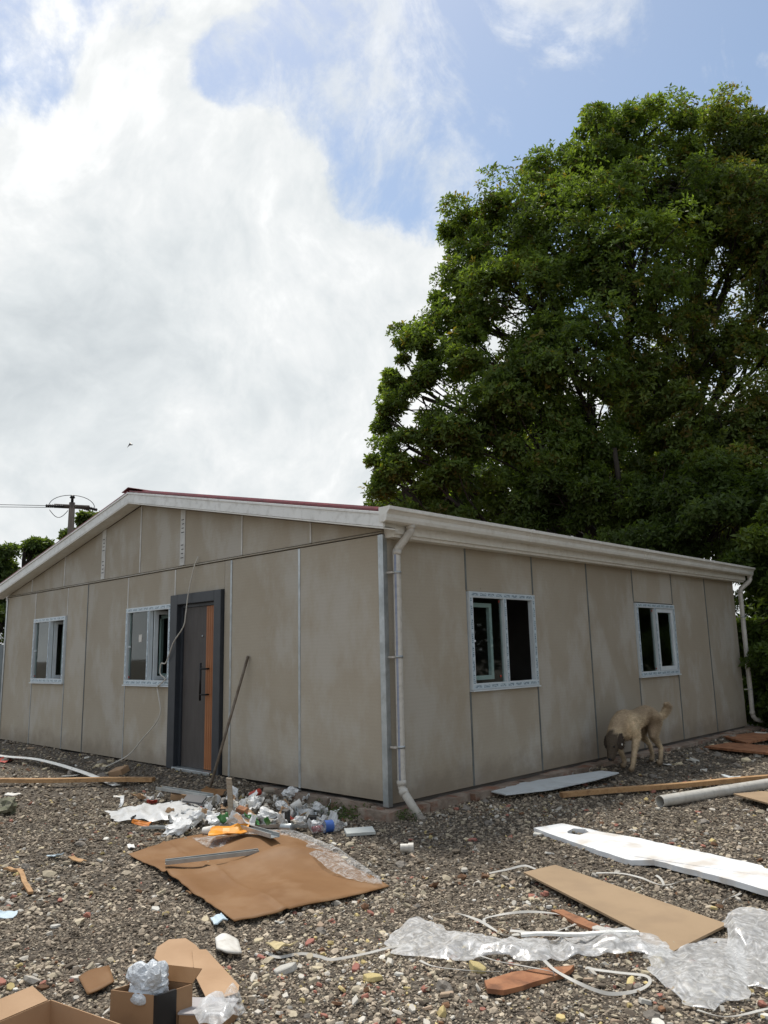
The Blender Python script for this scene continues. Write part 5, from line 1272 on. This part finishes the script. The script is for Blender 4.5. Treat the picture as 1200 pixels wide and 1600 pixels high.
    ln = np.where(P[:, 2] < .3, .012, .028) * r.uniform(.7, 1.3, len(P)); ln = np.where((P[:, 0] < -.52) & (P[:, 2] > .5), .050, ln); ln = np.where(P[:, 0] > .57, .012, ln)
    s_ = np.cross(d, Nn + .2 * r.normal(size=P.shape)); s_ /= np.linalg.norm(s_, axis=1)[:, None] + 1e-9
    V = np.stack([P - s_ * .0020, P + s_ * .0020, P + d * ln[:, None]], 1).reshape(-1, 3); F = np.arange(len(V)).reshape(-1, 3)
    fm = bpy.data.meshes.new('fur'); fm.from_pydata(V.tolist(), [], F.tolist()); setcol(fm, np.repeat(colour(P) * r.uniform(.75, 1.25, (len(P), 1)), 3, 0)); fo = put('fur', fm, FUR); fo['kind'] = 'stuff'
    def ball(nm, c, rad, m, sc=(1, 1, 1)):
        bm = bmesh.new(); bmesh.ops.create_icosphere(bm, subdivisions=3, radius=rad, matrix=Matrix.Diagonal((*sc, 1))); me = bpy.data.meshes.new(nm); bm.to_mesh(me); bm.free(); o = put(nm, me, m); o.location = c
    ball('nose', (.685, .036, .185), .026, BLACK, (.8, 1.1, .8))
    EYE = mat('dog_eye', (.012, .008, .006), rough=.15)
    for s2 in (-1, 1): ball('eye', (.652, .03 + s2 * .055, .335), .013, EYE)
    TAGM = mat('ear_tag', (.7, .68, .62), rough=.5)
    ball('ear_tag', (.575, .152, .36), .014, TAGM, (.6, .5, 1))
dog()

# ------------------------------------------------------------------ labels that single out the loose pieces
MARKS = [('the cardboard sheet', 405, 1375), ('the trash heap', 390, 1270), ('the tan board', 970, 1415), ('the white foam panel', 1010, 1330), ('the foreground film', 800, 1487), ('the bark board', 825, 1528), ('the small carton', 240, 1560),
         ('the pipe coupling', 630, 1335), ('the near downpipe', 640, 1270), ('the drain pipe', 1090, 1250), ('the dog', 1000, 1205), ('the left timber', 110, 1215), ('the mossy rock', 8, 1262), ('the orange sticks', 28, 1375), ('the open carton', 80, 1575), ('the strap loop', 950, 1540), ('the long strap', 520, 1500), ('the lower right film', 1170, 1500)]
ORD = ['nearest', 'second', 'third', 'fourth', 'fifth', 'sixth', 'seventh', 'eighth', 'ninth', 'tenth', 'eleventh', 'twelfth'] + ['%dth' % i for i in range(13, 60)]
from collections import defaultdict
for o in COL.objects:
    if not o.parent and o.get('category') in ('timber', 'trim strip'): o['kind'] = 'thing'
cells = defaultdict(list); heap = defaultdict(list)
for o in list(COL.objects):
    if o.parent or not o.get('group'): continue
    P_ = np.array(o.location); d_ = P_ - CAM; z_ = d_ @ FW; x_, y_ = 600 + FPX * (d_ @ RT) / z_, 800 - FPX * (d_ @ UP) / z_
    if 'gravel' in o['group'] and 'chips' in o['group']:
        n_, mx, my = min(MARKS, key=lambda m: math.hypot(m[1] - x_, (m[2] - y_) * 1.6)); dx, dy = x_ - mx, (y_ - my) * 1.8
        side = ('left of' if dx < 0 else 'right of') if abs(dx) > abs(dy) else ('behind' if dy < 0 else 'in front of')
        cells[(o['label'].replace(' lying loose in the gravel', ''), side, n_)].append((math.hypot(dx, dy), o.name))
    elif 'scraps in the trash heap' in o['group'] or 'broken stones' in o['group']: heap[o['label']].append((x_, o.name))
for (lab, side, n_), l in cells.items():
    for i, (_, nm) in enumerate(sorted(l)): bpy.data.objects[nm]['label'] = '%s in the gravel, %s %s %s' % (lab, ORD[i] if i == 0 else ORD[i] + ' nearest', side, n_)
for lab, l in heap.items():
    for i, (_, nm) in enumerate(sorted(l)): bpy.data.objects[nm]['label'] = '%s, %s from the left' % (lab, 'first' if i == 0 else ORD[i])
